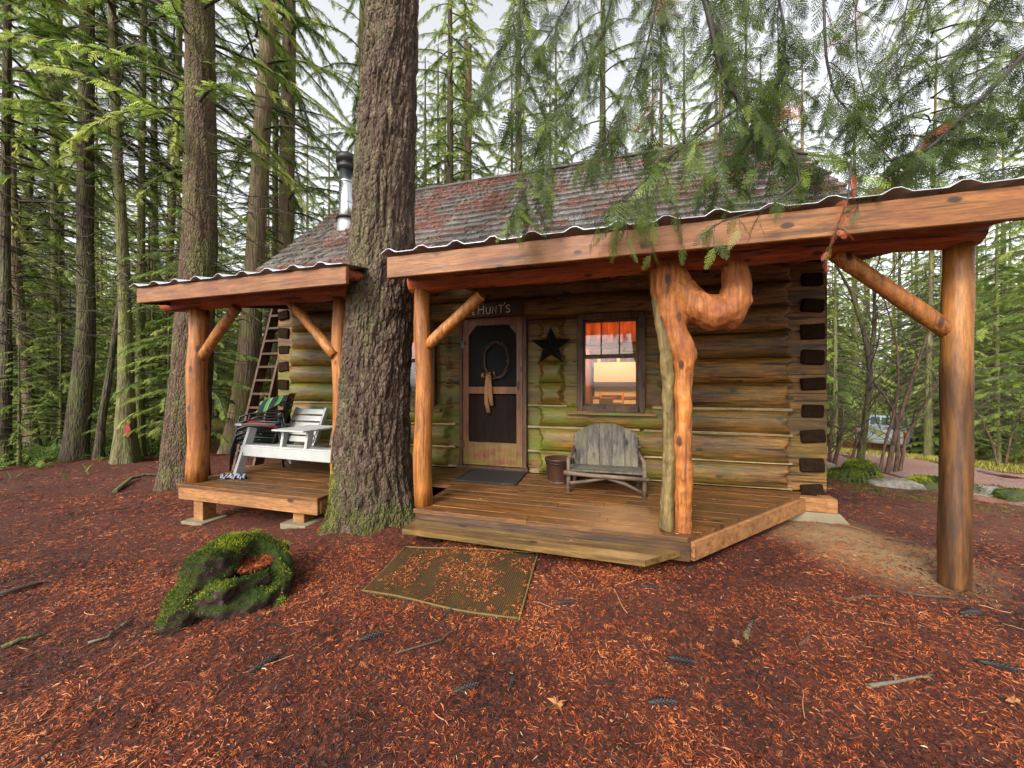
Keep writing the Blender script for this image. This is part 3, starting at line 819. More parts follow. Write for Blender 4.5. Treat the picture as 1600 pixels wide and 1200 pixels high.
letters('U', -1.695, 2.43, .096, .066, .02, .0064); letters('N', -1.605, 2.432, .10, .062, .02, .0064); letters('T', -1.515, 2.436, .10, .07, .008, .0064); letters("'", -1.44, 2.45, .10, .036, .01, .0064); letters('S', -1.415, 2.436, .10, .066, .02, .0064)

st = MB(); cx_, cz_, Rr = -.80, 1.965, .275
V = [(cx_, 4.585, cz_)]
for k in range(10):
    a = PI / 2 + k * PI / 5; q = Rr if k % 2 == 0 else Rr * .40
    V.append((cx_ + q * math.cos(a), 4.66, cz_ + q * math.sin(a)))
V.append((cx_, 4.665, cz_))
st.add(V, [(0, 1 + k, 1 + (k + 1) % 10) for k in range(10)] + [(11, 1 + (k + 1) % 10, 1 + k) for k in range(10)])
tag(st.build('barn_star', M['star']), 'dark five-pointed metal star on the logs between door and window', 'star')

wr = thing('twig_wreath', 'dry twig wreath with a burlap bow hanging on the screen door', 'wreath', (-1.63, 4.68, 1.42))
for q in range(10):
    pts = []; ph = random.uniform(0, 6)
    for k in range(37):
        a = 2 * PI * k / 36
        rr = 1 + .06 * math.sin(3 * a + ph) + .04 * math.sin(7 * a + 2 * ph) + random.uniform(-.012, .012)
        pts.append((-1.565 + .175 * rr * math.cos(a), 4.683 + .014 * math.sin(5 * a + ph), 1.80 + .245 * rr * math.sin(a)))
    MB().tube(pts, random.uniform(.002, .0045), 5).build('twig', M['wreath'], wr)
for q in range(14):
    a = random.uniform(0, 2 * PI); p = Vector((-1.565 + .175 * math.cos(a), 4.675, 1.80 + .245 * math.sin(a))); d = Vector((math.cos(a + 1.2), -.3, math.sin(a + 1.2))) * random.uniform(.05, .12)
    MB().tube([p, p + d * .5 + Vector((0, 0, .01)), p + d], [.003, .002, .001], 4).build('twig', M['wreath'], wr)
def ribbon(pts, wd, tw=0.2):
    V = []
    for i_, p in enumerate(pts):
        p = Vector(p); a = tw * math.sin(i_ * 1.1)
        d = Vector((math.cos(a), math.sin(a), 0)) * wd / 2
        V += [p - d, p + d, p + d + Vector((0, .004, 0)), p - d + Vector((0, .004, 0))]
    n = len(pts)
    return V, [(4 * i + k, 4 * i + (k + 1) % 4, 4 * i + 4 + (k + 1) % 4, 4 * i + 4 + k) for i in range(n - 1) for k in range(4)] + [(0, 1, 2, 3), (4 * n - 4, 4 * n - 3, 4 * n - 2, 4 * n - 1)]
bx, bz = -1.665, 1.59
for pts in ([(bx, 4.655, bz), (bx + .02, 4.65, bz - .15), (bx + .03, 4.65, bz - .3), (bx + .045, 4.655, bz - .42)], [(bx - .01, 4.65, bz), (bx - .03, 4.645, bz - .2), (bx - .03, 4.65, bz - .38), (bx - .0, 4.655, bz - .52)],
            [(bx, 4.65, bz), (bx - .06, 4.63, bz + .03), (bx - .075, 4.64, bz - .03), (bx, 4.645, bz - .01)], [(bx, 4.65, bz), (bx + .06, 4.63, bz + .05), (bx + .075, 4.64, bz - .02), (bx, 4.645, bz - .01)]):
    V_, F_ = ribbon(pts, .055); MB().add(V_, F_, True).build('bow', M['burlap'], wr)

# ================================================================== PORCH
DZ = .28; YD = 3.035; YP = 3.15
def diagx(y): return .565 + (y - YD) * (1.97 - .565) / (4.60 - YD)
dl = thing('porch_deck', 'raised plank deck under the white bench, left of the big trunk', 'deck', (-4, 3.85, -.2))
dr = thing('porch_deck', 'low plank deck before the screen door with a cut-off corner', 'deck', (-.5, 3.85, 0))
y = YD - .03; bw = .138
while y < 4.66:
    y1 = min(y + bw - .006, 4.68)
    def board(x0, x1, x1b, par):
        # a run of one or two boards, butted
        cuts = [x0] + ([random.uniform(x0 + .9, x1 - .6)] if x1 - x0 > 2.0 else []) + [None]
        for a, b_ in zip(cuts[:-1], cuts[1:]):
            ea, eb = (x1, x1b) if b_ is None else (b_ - .003, b_ - .003)
            dz = random.uniform(-.0025, .0025)
            b = .003
            mb = MB(); z0, z1 = DZ - .036 + dz, DZ + dz
            mb.prism([(a, y, z0), (a, y1, z0), (a, y1, z1 - b), (a, y1 - b, z1), (a, y + b, z1), (a, y, z1 - b)], (ea - a, 0, 0))
            # skew the far end to the diagonal
            n = 6
            for q in range(n):
                vx, vy, vz = mb.v[n + q]; mb.v[n + q] = (ea + (eb - ea) * (vy - y) / max(y1 - y, 1e-6), vy, vz)
            mb.build('board', M['deck'], par)
    notch = y < 3.78
    xr0, xr1 = min(diagx(y), 1.97), min(diagx(y1), 1.97)
    if notch:
        board(-5.02, -2.95, -2.95, dl); board(-1.83, xr0, xr1, dr)
    else:
        board(-5.02, -2.95, -2.95, dl); board(-2.94, xr0, xr1, dr)
    y += bw
def rim(a, b_, h, z, par, m='rim', th=.04): MB().beam((a[0], a[1], z), (b_[0], b_[1], z), th, h, .004).build('rim_board', M[m], par)
rim((-5.0, YD), (-2.96, YD), .145, DZ - .11, dl); rim((-4.98, YD + .02), (-4.98, 4.66), .14, DZ - .11, dl); rim((-2.97, YD + .02), (-2.97, 3.75), .14, DZ - .11, dl)
rim((-1.82, YD), (.56, YD), .15, DZ - .112, dr, 'step'); rim((-1.80, YD + .02), (-1.80, 3.75), .14, DZ - .112, dr, 'step')
rim((.575, YD + .012), (1.985, 4.60), .15, DZ - .112, dr, 'rim')
def pier(px, py, w_, par):
    g = ong(px, py); x, yy = g[0], max(g[1], YD + .06); z = ghf(x, yy)
    MB().box((x, yy, (z + .03 + DZ - .18) / 2), (w_, w_, DZ - .18 - z - .03), None, .004).build('pier_post', M['rim'], par)
    MB().box((x, yy, z + .01), (w_ * 2.1, w_ * 2.1, .06), None, .006).build('pier_pad', M['conc'], par)
for x_, yy in ((-4.78, 3.16), (-3.28, 3.16), (-4.78, 4.4), (-3.2, 4.4)):
    z = ghf(x_, yy)
    MB().box((x_, yy, (z + .03 + DZ - .18) / 2), (.15, .15, DZ - .18 - z - .03), None, .004).build('pier_post', M['rim'], dl)
    MB().box((x_, yy, z + .005), (.34, .30, .06), None, .006).build('pier_pad', M['conc'], dl)
for x_, yy in ((-1.6, 3.25), (.4, 3.3), (-.5, 4.3), (1.4, 4.5)):
    z = ghf(x_, yy); MB().box((x_, yy, (z - .05 + DZ - .19) / 2), (.14, .14, DZ - .19 - z + .05)).build('pier_post', M['trim'], dr)

# step
stp = thing('porch_step', 'single wide plank step in front of the screen door deck', 'step', (-.8, 2.75, 0))
SZ = .18
a = onZ(628, 826, SZ); b_ = onZ(1008, 876, SZ); c_ = onZ(1070, 858, SZ)
yb = YD - .03
def sx(y_): return b_[0] + (y_ - b_[1]) * (c_[0] - b_[0]) / (c_[1] - b_[1])
nb = 2
for k in range(nb):
    f0, f1 = k / nb, (k + 1) / nb
    def edge(f, left):
        if left: return (a[0] + (-1.80 - a[0]) * f, a[1] + (yb - a[1]) * f)
        yy = b_[1] + (yb - b_[1]) * f; return (sx(yy), yy)
    P0, P1, P2, P3 = edge(f0 + (.01 if k else 0), True), edge(f0 + (.01 if k else 0), False), edge(f1, False), edge(f1, True)
    MB().prism([(p[0], p[1], SZ - .045) for p in (P0, P1, P2, P3)], (0, 0, .045)).build('tread', M['tread'], stp)
for x_ in (-1.55, -.6, .05):
    yy = a[1] + (b_[1] - a[1]) * (x_ - a[0]) / (b_[0] - a[0]) + .24; z = ghf(x_, yy)
    MB().box((x_, yy, (z - .04 + SZ - .045) / 2), (.09, .20, SZ - .045 - z + .04)).build('support', M['log_end'], stp)

# ---- the two porch roofs
FY = 2.75
def rough_log(p0, p1, r0, r1, n=12, m=14, wob=.05, bend=.012):
    p0, p1 = Vector(p0), Vector(p1); d = p1 - p0; s1 = d.orthogonal().normalized(); ph = random.uniform(0, 6)
    pts = [p0.lerp(p1, i / (m - 1)) + s1 * bend * math.sin(ph + i * .7) for i in range(m)]
    rd = [(r0 + (r1 - r0) * i / (m - 1)) * (1 + wob * math.sin(ph + i * 1.7)) for i in range(m)]
    return MB().tube(pts, rd, n)
def metal_sheet(x0, x1, y0, y1, z0, z1, par):
    """ribbed roofing, ribs running down the slope; cut into sheets one metre wide"""
    x = x0
    while x < x1 - .05:
        xe = min(x + .96, x1); V = []; prof = []
        q = x
        while q < xe - 1e-6:
            prof += [(q, 0), (q + .055, .032), (q + .095, .032), (q + .15, 0)]; q += .32
        prof = [p for p in prof if p[0] <= xe] + [(xe, 0)]
        for (px_, h) in prof:
            j = random.uniform(-.008, .008)
            V += [(px_, y0 + j, z0 + h), (px_, y1, z1 + h)]
        V2 = [(v[0], v[1], v[2] - .003) for v in V]
        n = len(prof)
        Fc = [(2 * i, 2 * i + 2, 2 * i + 3, 2 * i + 1) for i in range(n - 1)]
        Fb = [(2 * n + f[0], 2 * n + f[3], 2 * n + f[2], 2 * n + f[1]) for f in Fc]
        Fe = [(2 * i, 2 * n + 2 * i, 2 * n + 2 * i + 2, 2 * i + 2) for i in range(n - 1)] + [(2 * i + 1, 2 * i + 3, 2 * n + 2 * i + 3, 2 * n + 2 * i + 1) for i in range(n - 1)]
        MB().add(V + V2, Fc + Fb + Fe).build('roof_sheet', M['sheet'], par); x = xe - .002
ZT0, ZT1 = 2.60, 2.93
YB = 4.72
# right-hand porch roof
pr_ = thing('porch_roof', 'porch roof on peeled log posts over the screen door, running off at right', 'porch roof', (.2, 3.6, DZ))
FX0, FX1 = -1.925, 3.05
MB().box(((FX0 + FX1) / 2, FY, 2.485), (FX1 - FX0, .045, .185), None, .005).build('fascia', M['fascia'], pr_)
metal_sheet(FX0 - .04, FX1, FY - .06, YB, ZT0, ZT1, pr_)
rough_log((-1.93, YP, 2.455), (2.315, YP, 2.475), .100, .095, 14, 26, .04).build('beam', M['beam'], pr_)
x = FX0 + .05
while x < FX1:
    rough_log((x, FY + .03, 2.52), (x, YB, 2.82), .05, .05, 8, 4).build('rafter', M['beam'], pr_); x += .62
MB().beam((FX0 + .02, FY + .02, 2.50), (FX0 + .02, YB, 2.86), .035, .14).build('barge_board', M['trim'], pr_)
p3b = onY(662, 787, YP); p5b = onY(1491, 915, YP); p5t = onY(1497, 372, YP)
post3 = rough_log((p3b[0], YP, DZ), (p3b[0] - .005, YP, 2.38), .092, .080, 16, 14, .03).build('post', M['post'], pr_)
post5m = wood('part_weathered_log', srgb(112, 68, 26), srgb(160, 106, 46), 'z', 14, .5, vary=.3)
def aged(b):
    z = b.sep(2, True); x_ = b.sep(0, True)
    nz = b.noise(b.mapping((9, 9, 1.2), False), 1.5, 4, .6)
    k = b.ramp(b.math('ADD', b.math('MULTIPLY', z, -.5), b.math('MULTIPLY', nz, .55)), [(0.0, 0.0), (.02, 1.0)])
    mr = b.n('ShaderNodeMapRange'); mr.inputs[1].default_value = 1.85; mr.inputs[2].default_value = 1.45; b.l(b.math('ADD', z, b.math('MULTIPLY', b.math('SUBTRACT', nz, .5), .9)), mr.inputs[0])
    c = b.ramp(b.noise(b.mapping((14, 14, 1.2), False), 1.6, 5, .65), [(.36, srgb(30, 16, 6)), (.5, srgb(58, 34, 12)), (.64, srgb(88, 56, 20))])
    return b.math('MULTIPLY', mr.outputs[0], .93), c
overlay(post5m, aged)
rough_log((p5b[0], YP, ghf(p5b[0], YP) - .12), (p5t[0], YP, 2.40), .078, .072, 18, 18, .025).build('post', post5m, pr_)
def brace(p, q, r0, par, m='post', y=YP):
    a_, b2 = onY(p[0], p[1], y), onY(q[0], q[1], y)
    rough_log(a_, b2, r0, r0 * .95, 12, 8, .03, .004).build('brace', M[m], par)
brace((662, 545), (752, 462), .058, pr_); brace((1492, 525), (1306, 396), .055, pr_, 'post')
# gnarled double post
def P(px, py, dy=0): return onY(px, py, YP + dy)
mb = MB()
mb.tube([P(1067, 833), P(1068, 760), P(1067, 690), P(1067, 620), P(1069, 575), P(1064, 545), P(1053, 515), P(1047, 485), P(1040, 455), P(1040, 428), P(1042, 412)], [.068, .066, .066, .068, .078, .095, .102, .108, .122, .13, .12], 12)
mb.tube([P(1076, 548), P(1084, 556), P(1087, 562)], [.05, .03, .014], 8)
mb.tube([P(1034, 432), P(1058, 438), P(1072, 430)], [.11, .11, .08], 10)
mb.tube([P(1050, 448), P(1072, 466), P(1095, 482), P(1118, 490), P(1136, 488), P(1147, 470), P(1150, 446), P(1147, 425), P(1145, 408)], [.115, .13, .14, .145, .138, .12, .105, .096, .095], 12)
mb.tube([P(1126, 494), P(1140, 506), P(1145, 515)], [.10, .06, .03], 10)
fk = fused('forked_post', mb, .012, M['gnarl'], pr_, 3, .022, 8); fk['label'] = 'gnarled twisted post with a looping arm'
mb = MB()
mb.tube([P(1041, 828, -.02), P(1043, 770, -.02), P(1045, 700, 0), P(1044, 650, 0), P(1044, 600, .0), P(1041, 560, -.02), P(1034, 520, -.03), P(1026, 480, -.02), P(1020, 445, .0)], [.060, .052, .05, .05, .052, .052, .045, .036, .028], 9, jit=.08)
mb.tube([P(1058, 552, -.03), P(1044, 532, -.03), P(1032, 508, -.02), P(1024, 480, 0)], [.018, .03, .03, .016], 7, jit=.1)
fused('weathered_stem', mb, .012, M['gnarl_old'], pr_, 2, .014, 14)
fo = pr_.children[0]; fo.data.materials.clear(); M['fascia_r'] = M['fascia'].copy(); fo.data.materials.append(M['fascia_r'])
def redstain(b):
    x_ = b.sep(0, True); z = b.sep(2, True); nz = b.noise(b.mapping((1, 1, 1), False), 5, 4, .6)
    e = b.math('ADD', b.math('MULTIPLY', b.math('ABSOLUTE', b.math('SUBTRACT', x_, .62)), 2.2), b.math('MULTIPLY', nz, .7))
    e = b.math('ADD', e, b.math('MULTIPLY', b.math('SUBTRACT', z, 2.43), 4.0))
    return b.math('MULTIPLY', b.ramp(e, [(.95, 1.0), (1.12, 0.0)]), .75), srgb(112, 30, 22)
overlay(M['fascia_r'], redstain)
# left-hand porch roof
pl = thing('porch_roof', 'short porch roof on two peeled posts over the white bench', 'porch roof', (-3.9, 3.6, DZ))
FX0, FX1 = -5.19, -2.355
MB().box(((FX0 + FX1) / 2, FY, 2.46), (FX1 - FX0, .045, .165), None, .005).build('fascia', M['fascia'], pl)
MB().beam((FX0 + .0, FY + .025, 2.46), (FX0 + .0, YB, 2.80), .04, .17).build('barge_board', M['trim'], pl)
metal_sheet(FX0 - .05, FX1 + .03, FY - .06, YB, ZT0 - .045, ZT1, pl)
yb2 = 3.30
rough_log((-5.36, YP - .03, 2.455), (-2.55, yb2, 2.48), .098, .085, 14, 18, .03).build('beam', M['beam'], pl)
x = FX0 + .25
while x < FX1:
    rough_log((x, FY + .03, 2.50), (x, YB, 2.80), .05, .05, 8, 4).build('rafter', M['beam'], pl); x += .62
p1b = onY(308, 752, YP)
rough_log((p1b[0], YP, DZ), (p1b[0] + .02, YP, 2.37), .112, .098, 16, 14, .03).build('post', M['post'], pl)
p2b = onY(530, 750, yb2)
rough_log((p2b[0], yb2 + .01, DZ), (p2b[0] + .01, yb2 + .01, 2.40), .088, .080, 16, 14, .03).build('post', M['post'], pl)
brace((312, 562), (370, 480), .060, pl); brace((524, 556), (452, 470), .058, pl, y=3.24)

# ---- outside stair at the left gable
sta = thing('outside_staircase', 'steep open wooden ladder stair beside the left cabin corner', 'staircase', (-5.9, 4.6, ghf(-5.9, 4.6)))
sy0, sz0, sy1, sz1 = 4.50, -.15, 5.52, 3.9
for x_ in (-6.12, -5.70):
    MB().beam((x_, sy0, sz0), (x_, sy1, sz1), .045, .16).build('stringer', M['trim'], sta)
n = 17
for k in range(1, n):
    f = k / n
    MB().box((-5.91, sy0 + (sy1 - sy0) * f, sz0 + (sz1 - sz0) * f + .02), (.38, .16, .04), None, .004).build('tread', M['trim'], sta)
MB().box((-5.91, 6.0, 3.87), (.6, .9, .05)).build('landing', M['trim'], sta)
for x_, yy in ((-6.15, 6.4), (-5.67, 6.4)):
    MB().box((x_, yy, (3.84 + ghf(x_, yy) - .1) / 2), (.1, .1, 3.84 - ghf(x_, yy) + .1)).build('post', M['trim'], sta)
# ================================================================== THINGS ON THE DECKS
# ---- white double seat with a table between
bn = thing('garden_bench', 'white slatted double garden seat with a middle table on the left deck', 'bench', (*onZ(372, 742, DZ)[:2], DZ), math.radians(-2))
def loc(x, y, z): return (x, y, z)
W1, WT = .62, .46                       # seat width, table width
TW = W1 * 2 + WT
SEAT, DEP = .37, .60
for x_ in (.03, TW - .03):              # slanting side boards that also make the front legs
    mb = MB(); mb.beam((x_, -.03, 0), (x_, .17, SEAT + .23), .045, .10, .004, up=(0, 1, 0)); mb.build('leg', M['white'], bn)
    mb = MB(); mb.beam((x_, .78, 0), (x_, .62, SEAT + .2), .045, .09, .004, up=(0, 1, 0)); mb.build('leg', M['white'], bn)
    MB().box((x_, .36, SEAT + .25), (.12, .78, .03), (-.10, 0, 0), .006).build('arm', M['white'], bn)
    MB().beam((x_, .02, SEAT - .05), (x_, .78, SEAT - .14), .03, .12, .004).build('side_rail', M['white'], bn)
MB().beam((0, .045, SEAT - .06), (TW, .045, SEAT - .06), .035, .125, .005).build('front_rail', M['white'], bn)
for k in range(6):
    MB().box((TW / 2, .09 + k * .088, SEAT + .006 - k * .012), (TW - .02, .08, .02), (-.13, 0, 0), .004).build('seat_slat', M['white'], bn)
for x_ in (W1 + .03, W1 + WT - .03):
    for yy, ln in ((.10, .2), (.50, .2)):
        MB().beam((x_, yy, SEAT - .01), (x_, yy + .04, SEAT + .215), .04, .07, .004, up=(0, 1, 0)).build('table_leg', M['white'], bn)
for k in range(6):
    MB().box((W1 + WT / 2, .04 + k * .098, SEAT + .235), (WT + .06, .092, .022), None, .004).build('table_slat', M['white'], bn)
for x0 in (.07, W1 + WT + .0):
    for k in range(5):
        f = k
        MB().box((x0 + W1 / 2 - .03, .60 + f * .045, SEAT + .03 + f * .095), (W1 - .06, .02, .082), (-.44, 0, 0), .004).build('back_slat', M['white'], bn)
    for xx in (x0 + .0, x0 + W1 - .06):
        MB().beam((xx, .60, SEAT - .06), (xx, .83, SEAT + .46), .035, .06, .004, up=(0, 1, 0)).build('back_post', M['white'], bn)

# ---- stack of folded patio chairs with striped slings
def stripes():
    b = NB('striped_sling'); x_ = b.sep(0)
    s = b.math('FRACT', b.math('MULTIPLY', x_, 7.5))
    col = b.ramp(s, [(0, srgb(30, 36, 32)), (.34, srgb(30, 36, 32)), (.36, srgb(70, 116, 62)), (.66, srgb(58, 104, 54)), (.68, srgb(150, 170, 130)), (.74, srgb(30, 40, 34))])
    for e in (0,): pass
    b.bump(b.noise(b.mapping((60, 60, 60), False), 3, 2), .2, .003)
    return b.fin(col, .9, .2)
M['stripe'] = stripes()
def patio_chair(z, x, y, rz, fab, label):
    t = thing('patio_chair', label, 'chair', (x, y, z), rz, 'patio chairs stacked at the end of the left deck')
    for sx_ in (-.27, .27):
        MB().tube([(sx_, -.28, 0), (sx_, -.27, .30), (sx_, -.22, .48), (sx_, -.10, .52), (sx_, .20, .52), (sx_, .30, .54)], .013, 7).build('arm_tube', M['tube'], t)
        MB().tube([(sx_ * .94, -.26, .38), (sx_ * .94, .20, .33), (sx_ * .94, .36, .78)], .013, 7).build('back_tube', M['tube'], t)
        MB().tube([(sx_, .28, .52), (sx_, .30, .3), (sx_, .34, 0)], .013, 7).build('leg', M['tube'], t)
    MB().tube([(-.27, -.26, .38), (.27, -.26, .38)], .012, 6).build('cross_tube', M['tube'], t)
    MB().tube([(-.254, .36, .78), (.254, .36, .78)], .013, 6).build('cross_tube', M['tube'], t)
    n = 12; V = []
    for k in range(n + 1):
        f = k / n
        yy, zz = (-.26 + .46 * f * 2, .38 - .05 * f * 2) if f < .5 else (.20 + .16 * (f - .5) * 2, .33 + .45 * (f - .5) * 2)
        sag = .025 * math.sin(PI * f)
        for xx in (-.245, -.1, .1, .245): V += [(xx, yy, zz - sag + (.0 if abs(xx) > .2 else -.012))]
    Fq = [(4 * k + j, 4 * k + j + 1, 4 * k + 5 + j, 4 * k + 4 + j) for k in range(n) for j in range(3)]
    V2 = [(v[0], v[1], v[2] - .004) for v in V]; nn = len(V)
    MB().add(V + V2, Fq + [tuple(nn + q for q in reversed(f)) for f in Fq], True).build('sling', fab, t)
ch = [(M['stripe'], 'lowest striped patio chair of the stack on the left deck'), (M['stripe'], 'second striped patio chair from the bottom of the stack'), (M['stripe'], 'third striped patio chair, under the red one of the stack'), (M['red'], 'red patio chair topping the stack on the left deck')]
for k, (fab, lb) in enumerate(ch):
    patio_chair(DZ + .004 + k * .085, -4.98 + k * .012, 4.02 + k * .012, math.radians(-50), fab, lb)
# folded towels on top
tw = thing('striped_towel', 'striped green towel thrown over the stacked chairs', 'towel', (-4.8, 4.2, 1.1))
n = 10; V = []
for i in range(n + 1):
    f = i / n
    for j in range(7):
        g = j / 6
        V.append((-4.98 + .36 * g + .02 * math.sin(i), 4.12 + .12 * g - .16 * f, 1.24 + .06 * g - .30 * max(0, f - .35) * (1 - .4 * g) - .04 * math.sin(g * 5 + i * .6) * .5))
V2 = [(v[0], v[1] + .004, v[2] - .006) for v in V]; nn = len(V)
Fq = [(7 * i + j, 7 * i + j + 1, 7 * i + 8 + j, 7 * i + 7 + j) for i in range(n) for j in range(6)]
MB().add(V + V2, Fq + [tuple(nn + q for q in reversed(f)) for f in Fq], True).build('cloth', M['stripe'], tw)

# ---- knotted rope toy
def rope_mat():
    b = NB('blue_white_rope'); v = b.mapping((1, 1, 1), False)
    wv = b.n('ShaderNodeTexWave'); wv.inputs['Scale'].default_value = 14; wv.inputs['Distortion'].default_value = 4; b.l(v, wv.inputs['Vector'])
    return b.fin(b.ramp(wv.outputs['Fac'], [(.35, srgb(22, 32, 58)), (.55, srgb(84, 92, 108)), (.75, srgb(150, 152, 154))]), .95, .1)
M['rope'] = rope_mat()
q = onZ(364, 748, DZ)
rt = thing('rope_toy', 'knotted blue and white rope toy lying on the left deck', 'rope toy', (q[0], q[1], DZ))
for k, (dx_, dy_) in enumerate(((-.085, -.03), (.02, 0), (.12, .02))):
    mb = MB()
    for s_ in range(2):
        mb.tube([(q[0] + dx_ + .034 * math.cos(a + s_) , q[1] + dy_ + .03 * math.sin(a + s_), DZ + .035 + .02 * math.sin(2 * a + s_ * 2)) for a in np.linspace(0, 6.0, 12)], .019, 8)
    mb.build('knot', M['rope'], rt)
MB().tube([(q[0] - .13, q[1] - .05, DZ + .02), (q[0] - .03, q[1] - .02, DZ + .03), (q[0] + .07, q[1] + .01, DZ + .025), (q[0] + .18, q[1] + .03, DZ + .02)], .017, 8).build('cord', M['rope'], rt)

# ---- twig love seat with grey planks
q0 = onZ(888, 768, DZ); q1 = onZ(1007, 777, DZ)
wdt = math.hypot(q1[0] - q0[0], q1[1] - q0[1]); rz = math.atan2(q1[1] - q0[1], q1[0] - q0[0])
ts = thing('twig_love_seat', 'small rustic seat of twigs with five grey back planks under the window', 'chair', (q0[0], q0[1], DZ), rz)
for x_ in (.0, wdt):
    MB().tube([(x_, .0, 0), (x_ + .004, .005, .22), (x_, .0, .37)], [.026, .024, .022], 8, jit=.06).build('leg', M['twig'], ts)
    MB().tube([(x_ * .92 + wdt * .04, .42, 0), (x_ * .92 + wdt * .04, .47, .3), (x_ * .92 + wdt * .04, .53, .55)], [.024, .022, .018], 8, jit=.06).build('leg', M['twig'], ts)
    MB().tube([(x_, -.02, .36), (x_ * .96 + wdt * .02, .25, .38), (x_ * .92 + wdt * .04, .50, .40)], .020, 8, jit=.06).build('arm', M['twig'], ts)
    MB().tube([(x_, .0, .2), (x_ * .92 + wdt * .04, .45, .18)], .018, 7, jit=.06).build('stretcher', M['twig'], ts)
MB().tube([(-.045, -.03, .215), (wdt * .3, -.03, .20), (wdt * .7, -.03, .195), (wdt + .045, -.03, .19)], [.027, .024, .024, .02], 8, jit=.08).build('front_rail', M['twig'], ts)
MB().tube([(.02, -.01, .10), (wdt * .25, -.012, .13), (wdt * .5, -.01, .175)], .018, 7, jit=.06).build('brace', M['twig'], ts)
MB().tube([(wdt - .02, -.01, .045), (wdt * .75, -.012, .13), (wdt * .5, -.012, .18)], .018, 7, jit=.06).build('brace', M['twig'], ts)
for k in range(4):
    MB().box((wdt / 2, .05 + k * .105, .235 - k * .006), (wdt + .02, .095, .022), (-.06, 0, random.uniform(-.01, .01)), .003).build('seat_plank', M['grey'], ts)
pw = (wdt * .92) / 5
for k in range(5):
    x0 = wdt * .04 + k * pw + .003; x1 = x0 + pw - .006
    f = lambda x_: .71 - .15 * max(0, (abs(x_ - wdt / 2) - .09) / (wdt / 2 - .09)) ** 1.5
    ya, yb_ = .42, .53
    zt0, zt1, ztm = f(x0) , f(x1), f((x0 + x1) / 2)
    lean = .16
    o_ = random.uniform(-.003, .003)
    mb = MB(); pts = [(x0, .20), (x1, .20), (x1, zt1), ((x0 + x1) / 2, ztm), (x0, zt0)]
    mb.prism([(a_, .40 + (b2 - .2) * lean + o_, b2) for a_, b2 in pts], (0, .022, 0)); mb.build('back_plank', M['grey'], ts)
MB().tube([(-.0, .475, .44), (wdt, .475, .44)], .02, 7, jit=.06).build('back_rail', M['twig'], ts)

# ---- bucket, mats
q = onZ(873, 757, DZ); y_ = q[1] + .12; x_ = q[0] * y_ / q[1]
bk = thing('bucket', 'dark brown metal bucket beside the twig seat', 'bucket', (x_, y_, DZ))
mb = MB(); mb.lathe((x_, y_, DZ), [(.125, .004), (.13, .03), (.165, .275), (.172, .28), (.172, .29), (.160, .29), (.12, .05), (.05, .045)], 24); mb.build('body', M['bucket'], bk)
MB().lathe((x_, y_, DZ), [(.132, .0), (.142, .004), (.142, .026), (.132, .03)], 24).build('foot_ring', M['trim'], bk)
MB().tube([(x_ - .17, y_, DZ + .26), (x_ - .13, y_ - .12, DZ + .25), (x_, y_ - .185, DZ + .245), (x_ + .13, y_ - .12, DZ + .25), (x_ + .17, y_, DZ + .26)], .005, 6).build('handle', M['black'], bk)
dm = thing('door_mat', 'dark brown mat with a raised border before the screen door', 'mat', (-1.5, 4.33, DZ))
MB().box((-1.5, 4.33, DZ + .010), (.74, .56, .012), (0, 0, .02), .004).build('pile', M['mat'], dm)
for a_, b2 in (((-1.885, 4.03), (-1.115, 4.045)), ((-1.885, 4.62), (-1.125, 4.63))):
    MB().beam((*a_, DZ + .011), (*b2, DZ + .011), .035, .018, .004).build('border', M['rubber'], dm)
for a_, b2 in (((-1.872, 4.05), (-1.882, 4.60)), ((-1.118, 4.065), (-1.128, 4.61))):
    MB().beam((*a_, DZ + .0105), (*b2, DZ + .0105), .033, .017, .004).build('border', M['rubber'], dm)
def woven():
    b = NB('woven_fibre'); v = b.mapping((1, 1, 1), False)
    wx = b.n('ShaderNodeTexWave'); wx.inputs['Scale'].default_value = 22; wx.inputs['Distortion'].default_value = 1.2; b.l(v, wx.inputs['Vector'])
    wy = b.n('ShaderNodeTexWave', bands_direction='Y'); wy.inputs['Scale'].default_value = 34; wy.inputs['Distortion'].default_value = 1.2; b.l(v, wy.inputs['Vector'])
    h = b.math('MULTIPLY', wx.outputs['Fac'], wy.outputs['Fac']); n2 = b.noise(v, 5, 4)
    col = b.mix(b.ramp(h, [(.1, 1.0), (.5, 0.0)]), srgb(86, 66, 38), srgb(40, 28, 18))
    col = b.mix(b.ramp(n2, [(.42, 0.0), (.6, .6)]), col, srgb(70, 54, 26))
    b.bump(h, .6, .006); return b.fin(col, .95, .1)
M['woven'] = woven()
cr = [ong(567, 927), ong(811, 973), ong(841, 868), ong(634, 858)]
n = 30; V = []
for i in range(n + 1):
    for j in range(n + 1):
        u, v_ = i / n, j / n
        x_ = (1 - u) * (1 - v_) * cr[0][0] + u * (1 - v_) * cr[1][0] + u * v_ * cr[2][0] + (1 - u) * v_ * cr[3][0]
        y_ = (1 - u) * (1 - v_) * cr[0][1] + u * (1 - v_) * cr[1][1] + u * v_ * cr[2][1] + (1 - u) * v_ * cr[3][1]
        y_ += .012 * math.sin(u * 7) * (1 - v_); x_ += .008 * math.sin(v_ * 9) * u
        V.append((x_, y_, ghf(x_, y_) + .020 + .003 * math.sin(9 * u + 4 * v_)))
Fq = [(i * (n + 1) + j, (i + 1) * (n + 1) + j, (i + 1) * (n + 1) + j + 1, i * (n + 1) + j + 1) for i in range(n) for j in range(n)]
nn = len(V); rim_ = [j for j in range(n + 1)]
